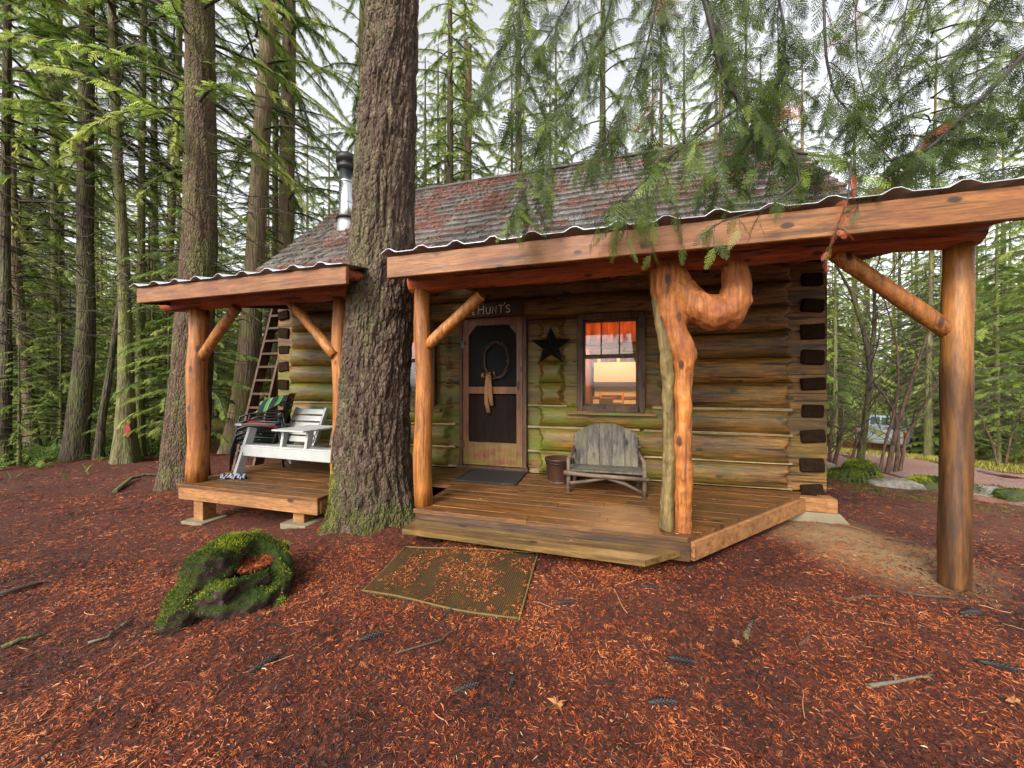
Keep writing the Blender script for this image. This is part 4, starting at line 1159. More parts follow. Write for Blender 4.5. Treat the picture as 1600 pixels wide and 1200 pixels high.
loop = [i * (n + 1) for i in range(n + 1)] + [n * (n + 1) + j for j in range(1, n + 1)] + [i * (n + 1) + n for i in range(n - 1, -1, -1)] + [j for j in range(n - 1, 0, -1)]
V2 = [(v[0], v[1], v[2] - .03) for v in V]
mb = MB(); mb.add(V + V2, Fq + [tuple(nn + q for q in reversed(f)) for f in Fq] + [(loop[k], nn + loop[k], nn + loop[(k + 1) % len(loop)], loop[(k + 1) % len(loop)]) for k in range(len(loop))], True)
rug = thing('outdoor_mat', 'worn woven brown mat half covered in needles on the ground before the step', 'mat', (cr[0][0], cr[0][1], 0))
mb.build('weave', M['woven'], rug)
M['edging'] = plain('mat_edging', srgb(98, 80, 42), .95, var=.4, scale=20, bump=.3)
for k in range(4):
    a_, b2 = cr[k], cr[(k + 1) % 4]
    pts = []
    for s_ in range(13):
        u = s_ / 12; x_ = a_[0] + (b2[0] - a_[0]) * u; y_ = a_[1] + (b2[1] - a_[1]) * u
        if k == 0: y_ += .012 * math.sin(u * 7)
        pts.append((x_, y_, ghf(x_, y_) + .020))
    MB().tube(pts, .006, 6).build('edging', M['edging'], rug)

# ================================================================== STUMP
M['moss'] = tinted('moss', [(0, srgb(24, 34, 9)), (.35, srgb(68, 84, 16)), (1, srgb(166, 172, 40))], .8, .25)
def stump_mat():
    b = NB('mossy_stump_wood'); v = b.mapping((1, 1, 1), False)
    g = b.noise(v, 14, 6, .7); c = b.ramp(g, [(.3, srgb(20, 14, 12)), (.55, srgb(48, 36, 29)), (.75, srgb(80, 66, 55))])
    ge = b.n('ShaderNodeNewGeometry'); sx_ = b.n('ShaderNodeSeparateXYZ'); b.l(ge.outputs['Normal'], sx_.inputs[0])
    k = b.ramp(b.math('ADD', b.math('MULTIPLY', sx_.outputs[2], .5), b.math('MULTIPLY', b.noise(v, 5, 4), .8)), [(.52, 0.0), (.68, 1.0)])
    c = b.mix(k, c, srgb(40, 52, 14)); b.bump(g, .9, .03); return b.fin(c, .9, .2)
M['stump'] = stump_mat()
g0 = ong(350, 950)
sm = thing('mossy_stump', 'low hollow old stump covered in green moss with needles in its hollow', 'stump', (g0[0], g0[1], ghf(g0[0], g0[1])))
def Q(px, py, z): return onZ(px, py, z - .02)
mb = MB()
mb.tube([Q(432, 935, .04), Q(442, 900, .10), Q(428, 868, .17), Q(395, 858, .22), Q(352, 868, .25), Q(325, 895, .23), Q(318, 915, .16)], [.07, .08, .10, .12, .14, .15, .14], 10)
mb.tube([Q(330, 900, .2), Q(305, 930, .12), Q(285, 958, .07), Q(262, 985, .0), Q(246, 1006, -.05)], [.14, .12, .10, .08, .05], 10)
mb.tube([Q(330, 925, .16), Q(352, 928, .17), Q(385, 912, .17), Q(418, 900, .16)], [.07, .06, .05, .045], 8)
mb.tube([Q(330, 945, .07), Q(365, 948, .06), Q(400, 938, .07), Q(434, 926, .06)], [.09, .08, .07, .05], 8)
mb.tube([Q(430, 935, .03), Q(440, 945, .0), Q(446, 956, -.04)], [.05, .045, .03], 8)
mb.tube([Q(380, 900, -.1), Q(375, 905, .05), Q(370, 905, .11)], [.22, .2, .17], 12)
mb.tube([Q(300, 950, .03), Q(330, 965, -.02), Q(345, 975, -.06)], [.08, .06, .04], 8)
stump = fused('stump_body', mb, .012, M['stump'], sm, 2, .034, 15)
def moss_on(o, name, par, count, fn, seed, ln=(.012, .026)):
    me = o.data; n = len(me.polygons); rg = np.random.default_rng(seed)
    c = np.empty(n * 3, np.float32); me.polygons.foreach_get('center', c); c = c.reshape(-1, 3)
    nr_ = np.empty(n * 3, np.float32); me.polygons.foreach_get('normal', nr_); nr_ = nr_.reshape(-1, 3)
    ar = np.empty(n, np.float32); me.polygons.foreach_get('area', ar)
    p = ar * fn(c, nr_); p = p / p.sum()
    ix = rg.choice(n, count, p=p)
    base = c[ix] + rg.normal(0, .008, (count, 3)); N_ = nr_[ix]
    d = N_ + rg.normal(0, .55, (count, 3)); d /= np.linalg.norm(d, axis=1, keepdims=True)
    s_ = np.cross(d, rg.normal(0, 1, (count, 3))); s_ /= np.linalg.norm(s_, axis=1, keepdims=True)
    L = rg.uniform(*ln, count)[:, None]
    V = np.stack([base - s_ * L * .16 - N_ * .004, base + s_ * L * .16 - N_ * .004, base + d * L], 1).reshape(-1, 3)
    t = np.clip(fbm(base * 6, 2, seed) * 1.6 - .35 + rg.normal(0, .16, count), 0, 1)
    ob = link(name, npmesh(name, V, np.arange(count * 3).reshape(-1, 3), False, np.repeat(t, 3)), M['moss'], par)
    return tag(ob, kind='stuff')
moss_on(stump, 'moss', stump, 46000, lambda c, n: np.clip(n[:, 2] * .9 + .1 - c[:, 0] * .8 - n[:, 0] * .25, 0, 1) * sstep(fbm(c * 6, 3, 4) + .3 * n[:, 2] - c[:, 0] * .35, .5, .68) + .0001, 3, (.006, .016))

# ================================================================== BIG FIR AND OTHER TRUNKS
M['fir'] = bark('furrowed_fir_bark', srgb(30, 22, 18), srgb(74, 58, 48), srgb(114, 96, 82), moss=srgb(88, 90, 54), sx=16, sz=6, bump=1.0, mossz=(.18, .42), mside=(-.8, -.6, 0))
M['fir2'] = bark('brown_fir_bark', srgb(32, 24, 19), srgb(74, 57, 45), srgb(108, 87, 70), moss=srgb(92, 98, 50), sx=18, sz=5, bump=.9)
M['bark_b'] = bark('brown_bark', srgb(52, 40, 32), srgb(98, 80, 64), srgb(132, 112, 92), moss=srgb(90, 98, 44), sx=14, sz=1.2, bump=.6)
M['bark_d'] = bark('dark_bark', srgb(30, 25, 22), srgb(66, 54, 46), srgb(98, 84, 72), moss=srgb(82, 92, 42), sx=16, sz=1.8, bump=.7)
M['bark_g'] = bark('mossy_thin_bark', srgb(48, 44, 30), srgb(88, 82, 56), srgb(120, 112, 80), moss=srgb(104, 112, 50), sx=18, sz=2.0, bump=.5)
M['twigd'] = plain('dead_twig', srgb(66, 56, 48), .9, var=.3)

def trunk_arrays(pts, rad, nseg, step, amp, freq, vf, seed, flare=0.0, lobes=5, ridged=True):
    """tapered trunk through pts with furrowed bark in its surface"""
    pts = np.array(pts, float); s = np.concatenate([[0], np.cumsum(np.linalg.norm(np.diff(pts, axis=0), axis=1))])
    n = max(4, int(s[-1] / step)); t = np.linspace(0, s[-1], n)
    def sm(v):
        return np.interp(t, s, v)
    C = np.stack([sm(pts[:, k]) for k in range(3)], -1)
    if len(pts) > 2:
        for _ in range(int(n * .06) + 2):
            C[1:-1] = (C[:-2] + 2 * C[1:-1] + C[2:]) / 4
    r = sm(rad); th = np.linspace(0, 2 * PI, nseg, endpoint=False)
    CT, ST = np.cos(th)[None], np.sin(th)[None]; T = t[:, None]
    r0 = np.mean(rad)
    P3 = np.stack([CT * freq + 0 * T, ST * freq + 0 * T, T * vf + 0 * CT], -1)
    if ridged:
        wp = fbm(P3 * .6, 2, seed + 9)[..., None] * 1.4
        nz = fbm(P3 + wp, 4, seed); d = (1 - np.abs(nz - .5) * 5.5); d = np.clip(1 - d, 0, 1)      # grooves where the noise crosses its mean
        d = d * .75 + fbm(P3 * np.array([3, 3, 5]), 3, seed + 3) * .5 - .6
    else:
        d = fbm(P3, 3, seed) - .5
    RRR = r[:, None] * (1 + 0 * CT) + amp * d
    if flare:
        fl = np.exp(-T / flare)
        lob = .5 + .5 * np.sin(lobes * th[None] + seed + .6 * np.sin(2 * th[None] + seed))
        RRR = RRR * (1 + fl * (.18 + .34 * lob))
    V = np.stack([C[:, 0:1] + RRR * CT, C[:, 1:2] + RRR * ST, C[:, 2:3] + 0 * CT], -1).reshape(-1, 3)
    i, k = np.meshgrid(np.arange(n - 1), np.arange(nseg), indexing='ij')
    Fq = np.stack([i * nseg + k, i * nseg + (k + 1) % nseg, (i + 1) * nseg + (k + 1) % nseg, (i + 1) * nseg + k], -1).reshape(-1, 4)
    return V, Fq, C, r
# the big trunk between the two porch roofs
bt = (-2.46, 3.36)
zb_ = ghf(*bt)
fir = thing('fir_tree', 'huge furrowed mossy fir trunk standing between the two porch roofs', 'tree', (bt[0], bt[1], zb_))
def bp(px, py, y_=3.36): return onY(px, py, y_)
cl = [(bt[0] - .02, bt[1] - .02, zb_ - .15), bp(582, 700), bp(588, 600), bp(594, 500), bp(598, 400), bp(603, 250), bp(609, 120), bp(612, 60), bp(615, -60)]
rr_ = [.43, .385, .352, .335, .325, .30, .275, .265, .258]
V, Fq, C_, r_ = trunk_arrays(cl, rr_, 270, .0150, .046, 4.4, 2.6, 21, .22, 6)
link('trunk', npmesh('trunk', V - np.array(ORG[fir.name]), Fq, True), M['fir'], fir)
fm = fir.children[0]
Vu, Fu, _, _ = trunk_arrays([bp(615, -58), bp(620, -200), bp(640, -1400)], [.262, .24, .12], 60, .1, .03, 4.4, 2.6, 21, 0)
link('upper_trunk', npmesh('upper_trunk', Vu - np.array(ORG[fir.name]), Fu, True), M['fir'], fir)
moss_on(fm, 'moss', fm, 16000, lambda c, n: sstep(-n[:, 0] * .7 - n[:, 1] * .5, -.2, .7) * (sstep(.75 - c[:, 2], .0, .5) + .10 * sstep(fbm(c * 4, 2, 7), .5, .6)) + 1e-5, 8, (.008, .02))

# ================================================================== TRUCK
TRK = atd(1374, 650, 17.5)
tx, ty = TRK[0], TRK[1]; tz = ghf(tx, ty)
M['tpaint'] = plain('silver_paint', srgb(196, 200, 206), .25, .5, var=.06)
M['tglass'] = plain('dark_glass', srgb(60, 76, 82), .08, 0, var=.1, spec=.8)
M['tlight'] = plain('red_lens', srgb(190, 24, 28), .2, 0, var=.1)
M['chrome'] = plain('bumper_steel', srgb(186, 184, 172), .3, .8, var=.15)
ang_t = math.atan2(-tx, ty) + math.radians(-9)          # driving away, tail towards the camera
tk = thing('pickup_truck', 'silver pickup truck parked tail-on beyond the bare shrubs', 'truck', (tx, ty, tz), ang_t)
w2 = .93
body = [(-w2, 0, .62), (w2, 0, .62), (w2, 0, 1.14), (w2 - .05, 0, 1.18), (-w2 + .05, 0, 1.18), (-w2, 0, 1.14)]
MB().prism(body, (0, 2.05, 0)).build('bed', M['tpaint'], tk)
MB().prism([(x_, 2.07, z_) for x_, _, z_ in body], (0, 1.55, 0)).build('cab_body', M['tpaint'], tk)
MB().prism([(x_, 3.63, z_ * .97 + .015) for x_, _, z_ in body], (0, 1.35, 0)).build('bonnet', M['tpaint'], tk)
MB().add([(-.86, 2.1, 1.17), (.86, 2.1, 1.17), (.86, 3.75, 1.17), (-.86, 3.75, 1.17), (-.70, 2.22, 1.74), (.70, 2.22, 1.74), (.70, 3.2, 1.74), (-.70, 3.2, 1.74)],
         [(0, 3, 2, 1), (4, 5, 6, 7), (0, 1, 5, 4), (1, 2, 6, 5), (2, 3, 7, 6), (3, 0, 4, 7)]).build('cab_roof', M['tpaint'], tk)
for x0, x1 in ((-.70, -.33), (-.28, .28), (.33, .70)):
    MB().add([(x0, 2.115, 1.26), (x1, 2.115, 1.26), (x1 * .93, 2.185, 1.64), (x0 * .93, 2.185, 1.64), (x0, 2.145, 1.26), (x1, 2.145, 1.26), (x1 * .93, 2.215, 1.64), (x0 * .93, 2.215, 1.64)],
             [(0, 1, 2, 3), (7, 6, 5, 4), (0, 4, 5, 1), (1, 5, 6, 2), (2, 6, 7, 3), (3, 7, 4, 0)]).build('rear_window', M['tglass'], tk)
for sx_ in (-1, 1):
    MB().add([(sx_ * .855, 2.35, 1.25), (sx_ * .855, 3.45, 1.25), (sx_ * .745, 3.1, 1.66), (sx_ * .745, 2.4, 1.66), (sx_ * .835, 2.35, 1.25), (sx_ * .835, 3.45, 1.25), (sx_ * .725, 3.1, 1.66), (sx_ * .725, 2.4, 1.66)],
             [(0, 1, 2, 3), (7, 6, 5, 4), (0, 4, 5, 1), (1, 5, 6, 2), (2, 6, 7, 3), (3, 7, 4, 0)]).build('side_window', M['tglass'], tk)
    MB().box((sx_ * .87, -.02, .98), (.13, .05, .30), None, .01).build('tail_light', M['tlight'], tk)
    for yy in (.95, 4.2):
        wh = MB(); wh.tube([(sx_ * .78, yy, .36), (sx_ * .80, yy, .36), (sx_ * .92, yy, .36), (sx_ * .94, yy, .36)], [.33, .36, .36, .33], 20); wl = wh.build('wheel', M['rubber'], tk)
        MB().tube([(sx_ * .93, yy, .36), (sx_ * .95, yy, .36)], .2, 14).build('rim', M['chrome'], wl)
        MB().tube([(sx_ * .935, yy, .40), (sx_ * .94, yy, .40)], .41, 18).build('wheel_arch', M['black'], tk)
    MB().box((sx_ * 1.0, 3.5, 1.3), (.16, .08, .14), None, .02).build('mirror', M['black'], tk)
MB().box((0, -.02, .92), (1.56, .05, .42), None, .015).build('tailgate', M['tpaint'], tk)
MB().box((0, -.055, 1.02), (.26, .02, .06), None, .006).build('tailgate_handle', M['black'], tk)
MB().box((0, -.12, .58), (1.8, .16, .16), None, .03).build('bumper', M['chrome'], tk)
MB().box((0, -.205, .60), (.3, .01, .11)).build('number_plate', M['white'], tk)
MB().box((0, 2.4, .5), (1.3, 4.4, .14)).build('chassis', M['black'], tk)
for sx_ in (-.6, .6): MB().box((sx_, 4.99, .92), (.34, .03, .18), None, .01).build('headlight', M['white'], tk)

# ================================================================== ROCKS
def rock_mat():
    b = NB('mossy_rock'); v = b.mapping()
    g = b.noise(v, 9, 5, .7); c = b.ramp(g, [(.3, srgb(66, 60, 54)), (.6, srgb(124, 118, 106)), (.8, srgb(164, 156, 140))])
    ge = b.n('ShaderNodeNewGeometry'); s_ = b.n('ShaderNodeSeparateXYZ'); b.l(ge.outputs['Normal'], s_.inputs[0])
    oi = b.n('ShaderNodeObjectInfo')
    b.bump(g, .5, .02); return b.fin(c, .8, .3)
M['rock'] = rock_mat()
M['rock_m'] = plain('moss_covered_stone', srgb(58, 66, 26), .9, var=.5, scale=9, bump=.4)
def rock(name, label, px, py, w_, h_, moss, seed, dep=None):
    g = ong(px, py); d = math.hypot(g[0], g[1]); s_ = w_ / 2
    n = 24; m_ = 14; V = []
    for i in range(m_ + 1):
        p = PI * i / m_ 
        for k in range(n):
            a = 2 * PI * k / n
            V.append((math.sin(p) * math.cos(a), math.sin(p) * math.sin(a), math.cos(p)))
    V = np.array(V); nz = fbm(V * 1.7 + seed * 3.1, 3, seed); V = V * (.72 + .56 * nz)[:, None]
    V = np.sign(V) * np.abs(V) ** .85
    V = V * np.array([s_, (dep or w_ * .7) / 2, h_])
    i, k = np.meshgrid(np.arange(m_), np.arange(n), indexing='ij')
    Fq = np.stack([i * n + k, (i + 1) * n + k, (i + 1) * n + (k + 1) % n, i * n + (k + 1) % n], -1).reshape(-1, 4)
    t = thing(name, label, 'rock', (g[0], g[1], ghf(g[0], g[1])), 0, None)
    o = link('stone', npmesh('stone', V, Fq, True), M['rock_m' if moss > .5 else 'rock'], t); o.rotation_euler = (0, 0, PH + .2 * math.sin(seed))
    if moss:
        moss_on(o, 'moss_cover', o, int(5000 * moss), lambda c, n_: sstep(n_[:, 2], -.1, .5) * sstep(fbm(c * 4, 2, seed), .3, .42) + 1e-5, seed, (.014, .03))
rock('mossy_rock', 'small mossy rock next to the right cabin corner, left end of the row', 1308, 748, .34, .15, 1, 1)
rock('mossy_rock', 'largest bright green mossy rock at the foot of the bare shrubs', 1336, 750, .55, .2, 2.2, 2)
rock('mossy_rock', 'mossy rock touching the base of the leaning dark shrub stem', 1345, 736, .52, .18, 2, 3)
rock('mossy_rock', 'small round mossy rock just right of the largest mossy one', 1362, 752, .28, .14, 1, 4)
rock('pale_boulder', 'long pale bare boulder in the middle of the rock row', 1398, 758, .66, .10, 0, 5)
rock('mossy_rock', 'low mossy rock directly left of the rightmost post', 1447, 762, .5, .16, 1.6, 6)
rock('grey_rock', 'flat grey rock at the right edge beyond the rightmost post', 1545, 775, .42, .14, .25, 7)
rock('mossy_rock', 'dark mossy rock at the right picture edge', 1585, 782, .42, .13, 1.0, 8)
rock('grey_rock', 'small grey stone against the right cabin corner', 1294, 738, .3, .16, 0, 9)

# ================================================================== CONES, LEAVES, STICKS
M['cone'] = plain('cone_scale', srgb(30, 21, 18), .6, var=.4, scale=30)
M['cone_t'] = None
cv, cf = [], []
nS = 90
for k in range(nS):
    f = k / nS; a = k * 2.39996; r0 = .019 * math.sin(PI * (.08 + .84 * f)) ** .7; x_ = -.07 + .14 * f
    c_, s_ = math.cos(a), math.sin(a); b0 = len(cv); wd = .011
    rad_ = Vector((0, c_, s_)); tan = Vector((0, -s_, c_)); ax = Vector((1, 0, 0))
    base = Vector((x_, 0, 0)) + rad_ * r0 * .45; tip = Vector((x_ + .016, 0, 0)) + rad_ * r0 * 1.15
    cv += [base - tan * wd * .5, base + tan * wd * .5, tip + tan * wd * .42, tip + ax * .004, tip - tan * wd * .42, tip - rad_ * .003 - tan * wd * .3]
    cf += [(b0, b0 + 1, b0 + 2, b0 + 3, b0 + 4), (b0, b0 + 4, b0 + 5)]
core = MB().tube([(-.07, 0, 0), (-.04, 0, 0), (0, 0, 0), (.04, 0, 0), (.075, 0, 0)], [.006, .013, .015, .012, .004], 8)
core.add(cv, cf)
cone_me = core.mesh('scales')
cone_me.materials.append(M['cone'])
def cone(px, py, rot, s_, label):
    g = ong(px, py)
    t = thing('pine_cone', label, 'pine cone', (g[0], g[1], ghf(g[0], g[1]) + .010 * s_), 0, 'pine cones lying on the needles')
    o = bpy.data.objects.new('scales', cone_me); COL.objects.link(o); o.parent = t
    o.rotation_euler = (random.uniform(0, 6), 0, rot); o.scale = (s_ * .70,) * 3
for px, py, ro_, s_, lb in ((411, 1041, .95, 1.25, 'long pine cone at lower left, below the mossy stump'), (578, 998, .5, 1.3, 'long pine cone halfway between stump and front edge of the mat'), (703, 958, .9, 1.1, 'pine cone touching the front edge of the woven mat'),
                       (882, 944, .05, 1.15, 'pine cone to the right of the woven mat'), (726, 1079, .4, 1.2, 'pine cone at the bottom, straight below the woven mat'), (1062, 1034, -.3, 1.3, 'pine cone in the open needles between step corner and bottom edge'),
                       (1032, 1101, .0, 1.25, 'lowest pine cone, near the bottom edge right of the dry leaf'), (1514, 960, .05, 1.25, 'pine cone just below the foot of the rightmost post'), (1012, 919, -.2, 1.1, 'pine cone just in front of the step corner'),
                       (1076, 890, .6, 1.0, 'pine cone beneath the cut-off deck corner'), (1556, 1043, -.5, 1.3, 'dark pine cone near the right edge, well below the rightmost post'), (799, 1070, 1.2, .8, 'small dark cone near the bottom, between two longer cones')):
    cone(px, py, ro_ + PH, s_, lb)
M['leaf'] = plain('dry_leaf', srgb(138, 90, 50), .8, var=.3, scale=25)
def leaf(px, py, s_, rot, label, col='leaf'):
    g = ong(px, py); V = [(0, 0, .012)]; n = 20
    for k in range(n):
        a = 2 * PI * k / n + rot; r0 = s_ * (1 if k % 4 == 0 else .62 if k % 2 == 0 else .45) * (1.0 if k not in (9, 10, 11) else .6)
        V.append((r0 * math.cos(a), r0 * math.sin(a), .006 + .018 * abs(math.sin(a * 1.5 + s_ * 90))))
    Fc = [(0, 1 + k, 1 + (k + 1) % n) for k in range(n)]; V2 = [(v[0], v[1], v[2] - .0015) for v in V]
    Fb = [(n + 1, n + 2 + (k + 1) % n, n + 2 + k) for k in range(n)]
    t = thing('dry_leaf', label, 'leaf', (g[0], g[1], ghf(g[0], g[1]) + .012))
    mb = MB(); mb.add(V + V2, Fc + Fb, False); o = link('blade', mb.mesh('blade'), M[col], t)
    mb = MB(); mb.tube([(0, 0, .011), (-.8 * s_ * math.cos(rot), -.8 * s_ * math.sin(rot), .004), (-1.4 * s_ * math.cos(rot + .2), -1.4 * s_ * math.sin(rot + .2), .004)], .0015, 4); link('stalk', mb.mesh('stalk'), M['twigd'], t)
leaf(870, 1108, .048, .4, 'large tan maple leaf at the bottom edge')
leaf(1150, 1012, .03, 2.0, 'ochre leaf to the right of the middle pine cone')
leaf(415, 966, .03, 1.0, 'pale leaf beside the mossy stump'); leaf(500, 932, .028, 3.0, 'orange leaf left of the woven mat')
leaf(1127, 886, .028, 1.5, 'small orange leaf right of the step corner'); leaf(1585, 1105, .04, .9, 'orange leaf in the bottom right corner')
M['lichen'] = plain('lichen_twig', srgb(92, 86, 72), .9, var=.6, scale=60, bump=.4)
def stick(pl_, r0, label, m='twigd', side=(), name='fallen_stick'):
    pts = []
    for px, py, dz in pl_:
        g = ong(px, py); pts.append(Vector((g[0], g[1], ghf(g[0], g[1]) + dz + r0 * .6)))
    t = thing(name, label, 'stick', tuple(pts[0]))
    n = len(pts)
    MB().tube(pts, [r0 * (1 - .6 * k / (n - 1)) for k in range(n)], 7, jit=.12).build('stem', M[m], t)
    for k, ang, ln in side:
        p = pts[k]; d = (pts[min(k + 1, n - 1)] - pts[max(k - 1, 0)]).normalized(); e = Matrix.Rotation(ang, 3, 'Z') @ d
        MB().tube([p, p + e * ln * .5 + Vector((0, 0, .01)), p + e * ln], [r0 * .6, r0 * .45, r0 * .2], 5).build('side_twig', M[m], t)
stick([(138, 1008, .01), (168, 1001, .015), (188, 985, .02), (212, 962, .01)], .008, 'pale lichen-covered twig left of the mossy stump', 'lichen', ((1, .7, .07), (2, -.6, .06)))
stick([(1358, 1076, .008), (1400, 1071, .012), (1440, 1062, .01), (1458, 1058, .006)], .009, 'lichen-covered stick near the bottom right', 'lichen', ((1, .8, .05), (2, -.9, .04)))
stick([(1402, 926, .006), (1440, 934, .01), (1480, 937, .01), (1510, 938, .006)], .008, 'dark straight twig touching the foot of the rightmost post')
stick([(1320, 938, .004), (1360, 934, .01), (1395, 935, .006)], .006, 'thin twig left of the rightmost post', side=((1, .9, .06),))
stick([(617, 1023, .004), (660, 1012, .01), (690, 1004, .012), (710, 985, .01), (734, 957, .006)], .006, 'bent brown twig in front of the woven mat')
stick([(-20, 938, .0), (20, 928, .012), (50, 919, .01), (66, 914, .004)], .02, 'dark bark strip at the left edge of the needles')
stick([(3, 1015, .0), (30, 1005, .01), (70, 995, .008)], .016, 'mossy root piece at the lower left edge', 'bark_g')
stick([(1250, 1010, .004), (1264, 999, .012), (1276, 988, .006)], .006, 'short curved twig in the open needles at right')
stick([(1165, 998, .0), (1172, 985, .018), (1178, 968, .01)], .016, 'curled dark bark piece right of the pine cones', 'bark_d')
stick([(180, 770, .0), (205, 752, .03), (230, 745, .02), (248, 744, .0)], .035, 'pale surface root running to the large left trunk', 'bark_g', name='surface_root')
# ================================================================== FOLIAGE PIECES
def quadstrip(V, Fq, a, b, wa, wb, nrm=(0, 0, 1)):
    a = np.array(a, float); b = np.array(b, float); d = b - a; s = np.cross(nrm, d); s /= np.linalg.norm(s) + 1e-9
    i = len(V); V += [a - s * wa, a + s * wa, b + s * wb, b - s * wb]; Fq.append((i, i + 1, i + 2, i + 3))
def frond_lo(n=9, wid=.42, pw=.034, seed=0):
    rg = np.random.default_rng(seed); V = []; Fq = []
    zc = lambda x: -.22 * x * x
    quadstrip(V, Fq, (0, 0, 0), (.55, 0, zc(.55)), .008, .006); quadstrip(V, Fq, (.55, 0, zc(.55)), (1, 0, zc(1)), .012, .003)
    for i in range(n):
        x = .08 + .86 * i / n
        l = wid * (1 - x) ** .75 * (.55 + .45 * min(1, x * 4)) * rg.uniform(.75, 1.15)
        for s in (-1, 1):
            xx = x + (0 if s > 0 else .03); a = math.radians(rg.uniform(42, 60))
            quadstrip(V, Fq, (xx, 0, zc(xx)), (xx + l * math.cos(a), s * l * math.sin(a), zc(xx) - .25 * l * rg.uniform(.3, 1.3)), pw * .5, pw * .22)
    return np.array(V), [np.array(Fq)]
def frond_hi(n=13, wid=.40, seed=0, npn=5):
    rg = np.random.default_rng(seed); V = []; Fq = []; Ft = []
    zc = lambda x: -.16 * x * x
    for x0, x1 in ((0, .35), (.35, .7), (.7, 1)):
        quadstrip(V, Fq, (x0, 0, zc(x0)), (x1, 0, zc(x1)), .009 - .004 * x0, .008 - .005 * x1)
    for i in range(n):
        x = .05 + .9 * i / n
        l = wid * (1 - x) ** .8 * (.5 + .5 * min(1, x * 3.5)) * rg.uniform(.8, 1.15) + .03
        for s in (-1, 1):
            xx = x + (0 if s > 0 else .034); a = math.radians(rg.uniform(40, 54)); dz = -.2 * l * rg.uniform(.2, 1.4)
            A = np.array((xx, 0, zc(xx))); B = A + np.array((l * math.cos(a), s * l * math.sin(a), dz))
            quadstrip(V, Fq, A, B, .013, .007)
            D = (B - A) / (np.linalg.norm(B - A) + 1e-9); S = np.cross((0, 0, 1), D)
            for k in range(npn):
                f = (k + .6) / npn; p = A + (B - A) * f; ll = l * .26 * (1 - .5 * f) + .012
                for q in (-1, 1):
                    tip = p + D * ll * .72 + S * q * ll * .62 + np.array((0, 0, -.1 * ll)); i0 = len(V)
                    wv = (D * .62 - S * q * .72) * .018
                    V += [p - wv * .5, p + wv, tip]; Ft.append((i0, i0 + 1, i0 + 2))
    return np.array(V), [np.array(Fq), np.array(Ft)]
LO = [frond_lo(7, .42, .062, 1), frond_lo(6, .36, .066, 2), frond_lo(7, .48, .058, 3)]
HI = [frond_hi(11, .36, 1, 2), frond_hi(10, .32, 2, 2), frond_hi(12, .40, 3, 2)]
G_FAR = [(0, srgb(54, 74, 34)), (.35, srgb(98, 124, 50)), (.7, srgb(148, 164, 74)), (1, srgb(196, 198, 108))]
M['needle'] = tinted('conifer_foliage', G_FAR, .55, .58, .3, .4)
M['cedar'] = tinted('cedar_sprays', [(0, srgb(44, 54, 20)), (.4, srgb(76, 94, 32)), (.72, srgb(122, 138, 48)), (.86, srgb(142, 148, 62)), (.90, srgb(140, 70, 40)), (1, srgb(160, 82, 50))], .5, .38, .35)

def place_fronds(pos, dirs, size, tmpl, rg, tint, upn=.35):
    """spread over the templates; returns V, quads, tris, tint"""
    n = len(pos); up = np.array([0, 0, 1.0]) + rg.normal(0, upn, (n, 3))
    Mx = frames(dirs, up) * size[:, None, None]
    which = rg.integers(0, len(tmpl), n); Vs = []; Q = []; T = []; tt = []; b0 = 0
    for k in range(len(tmpl)):
        m = which == k
        if not m.any(): continue
        W, Fs = inst(tmpl[k], Mx[m], pos[m])
        Vs.append(W); Q.append(Fs[0] + b0)
        if len(Fs) > 1: T.append(Fs[1] + b0)
        tt.append(np.repeat(tint[m], len(tmpl[k][0]))); b0 += len(W)
    V = np.vstack(Vs); t = np.concatenate(tt)
    return V, [np.vstack(Q)] + ([np.vstack(T)] if T else []), t

def tube3(P, r, n=3):
    """many thin branches at once: P (b,m,3), r (b,m)"""
    b, m, _ = P.shape
    d = np.gradient(P, axis=1); d /= np.linalg.norm(d, axis=2, keepdims=True) + 1e-9
    u = np.cross(d, np.array([.31, .2, .93])); u /= np.linalg.norm(u, axis=2, keepdims=True) + 1e-9
    v = np.cross(d, u); a = np.arange(n) * 2 * PI / n
    W = P[:, :, None] + (u[:, :, None] * np.cos(a)[:, None] + v[:, :, None] * np.sin(a)[:, None]) * r[:, :, None, None]
    W = W.reshape(-1, 3); bi, i, k = np.meshgrid(np.arange(b), np.arange(m - 1), np.arange(n), indexing='ij')
    o = bi * m * n
    return W, np.stack([o + i * n + k, o + i * n + (k + 1) % n, o + (i + 1) * n + (k + 1) % n, o + (i + 1) * n + k], -1).reshape(-1, 4)

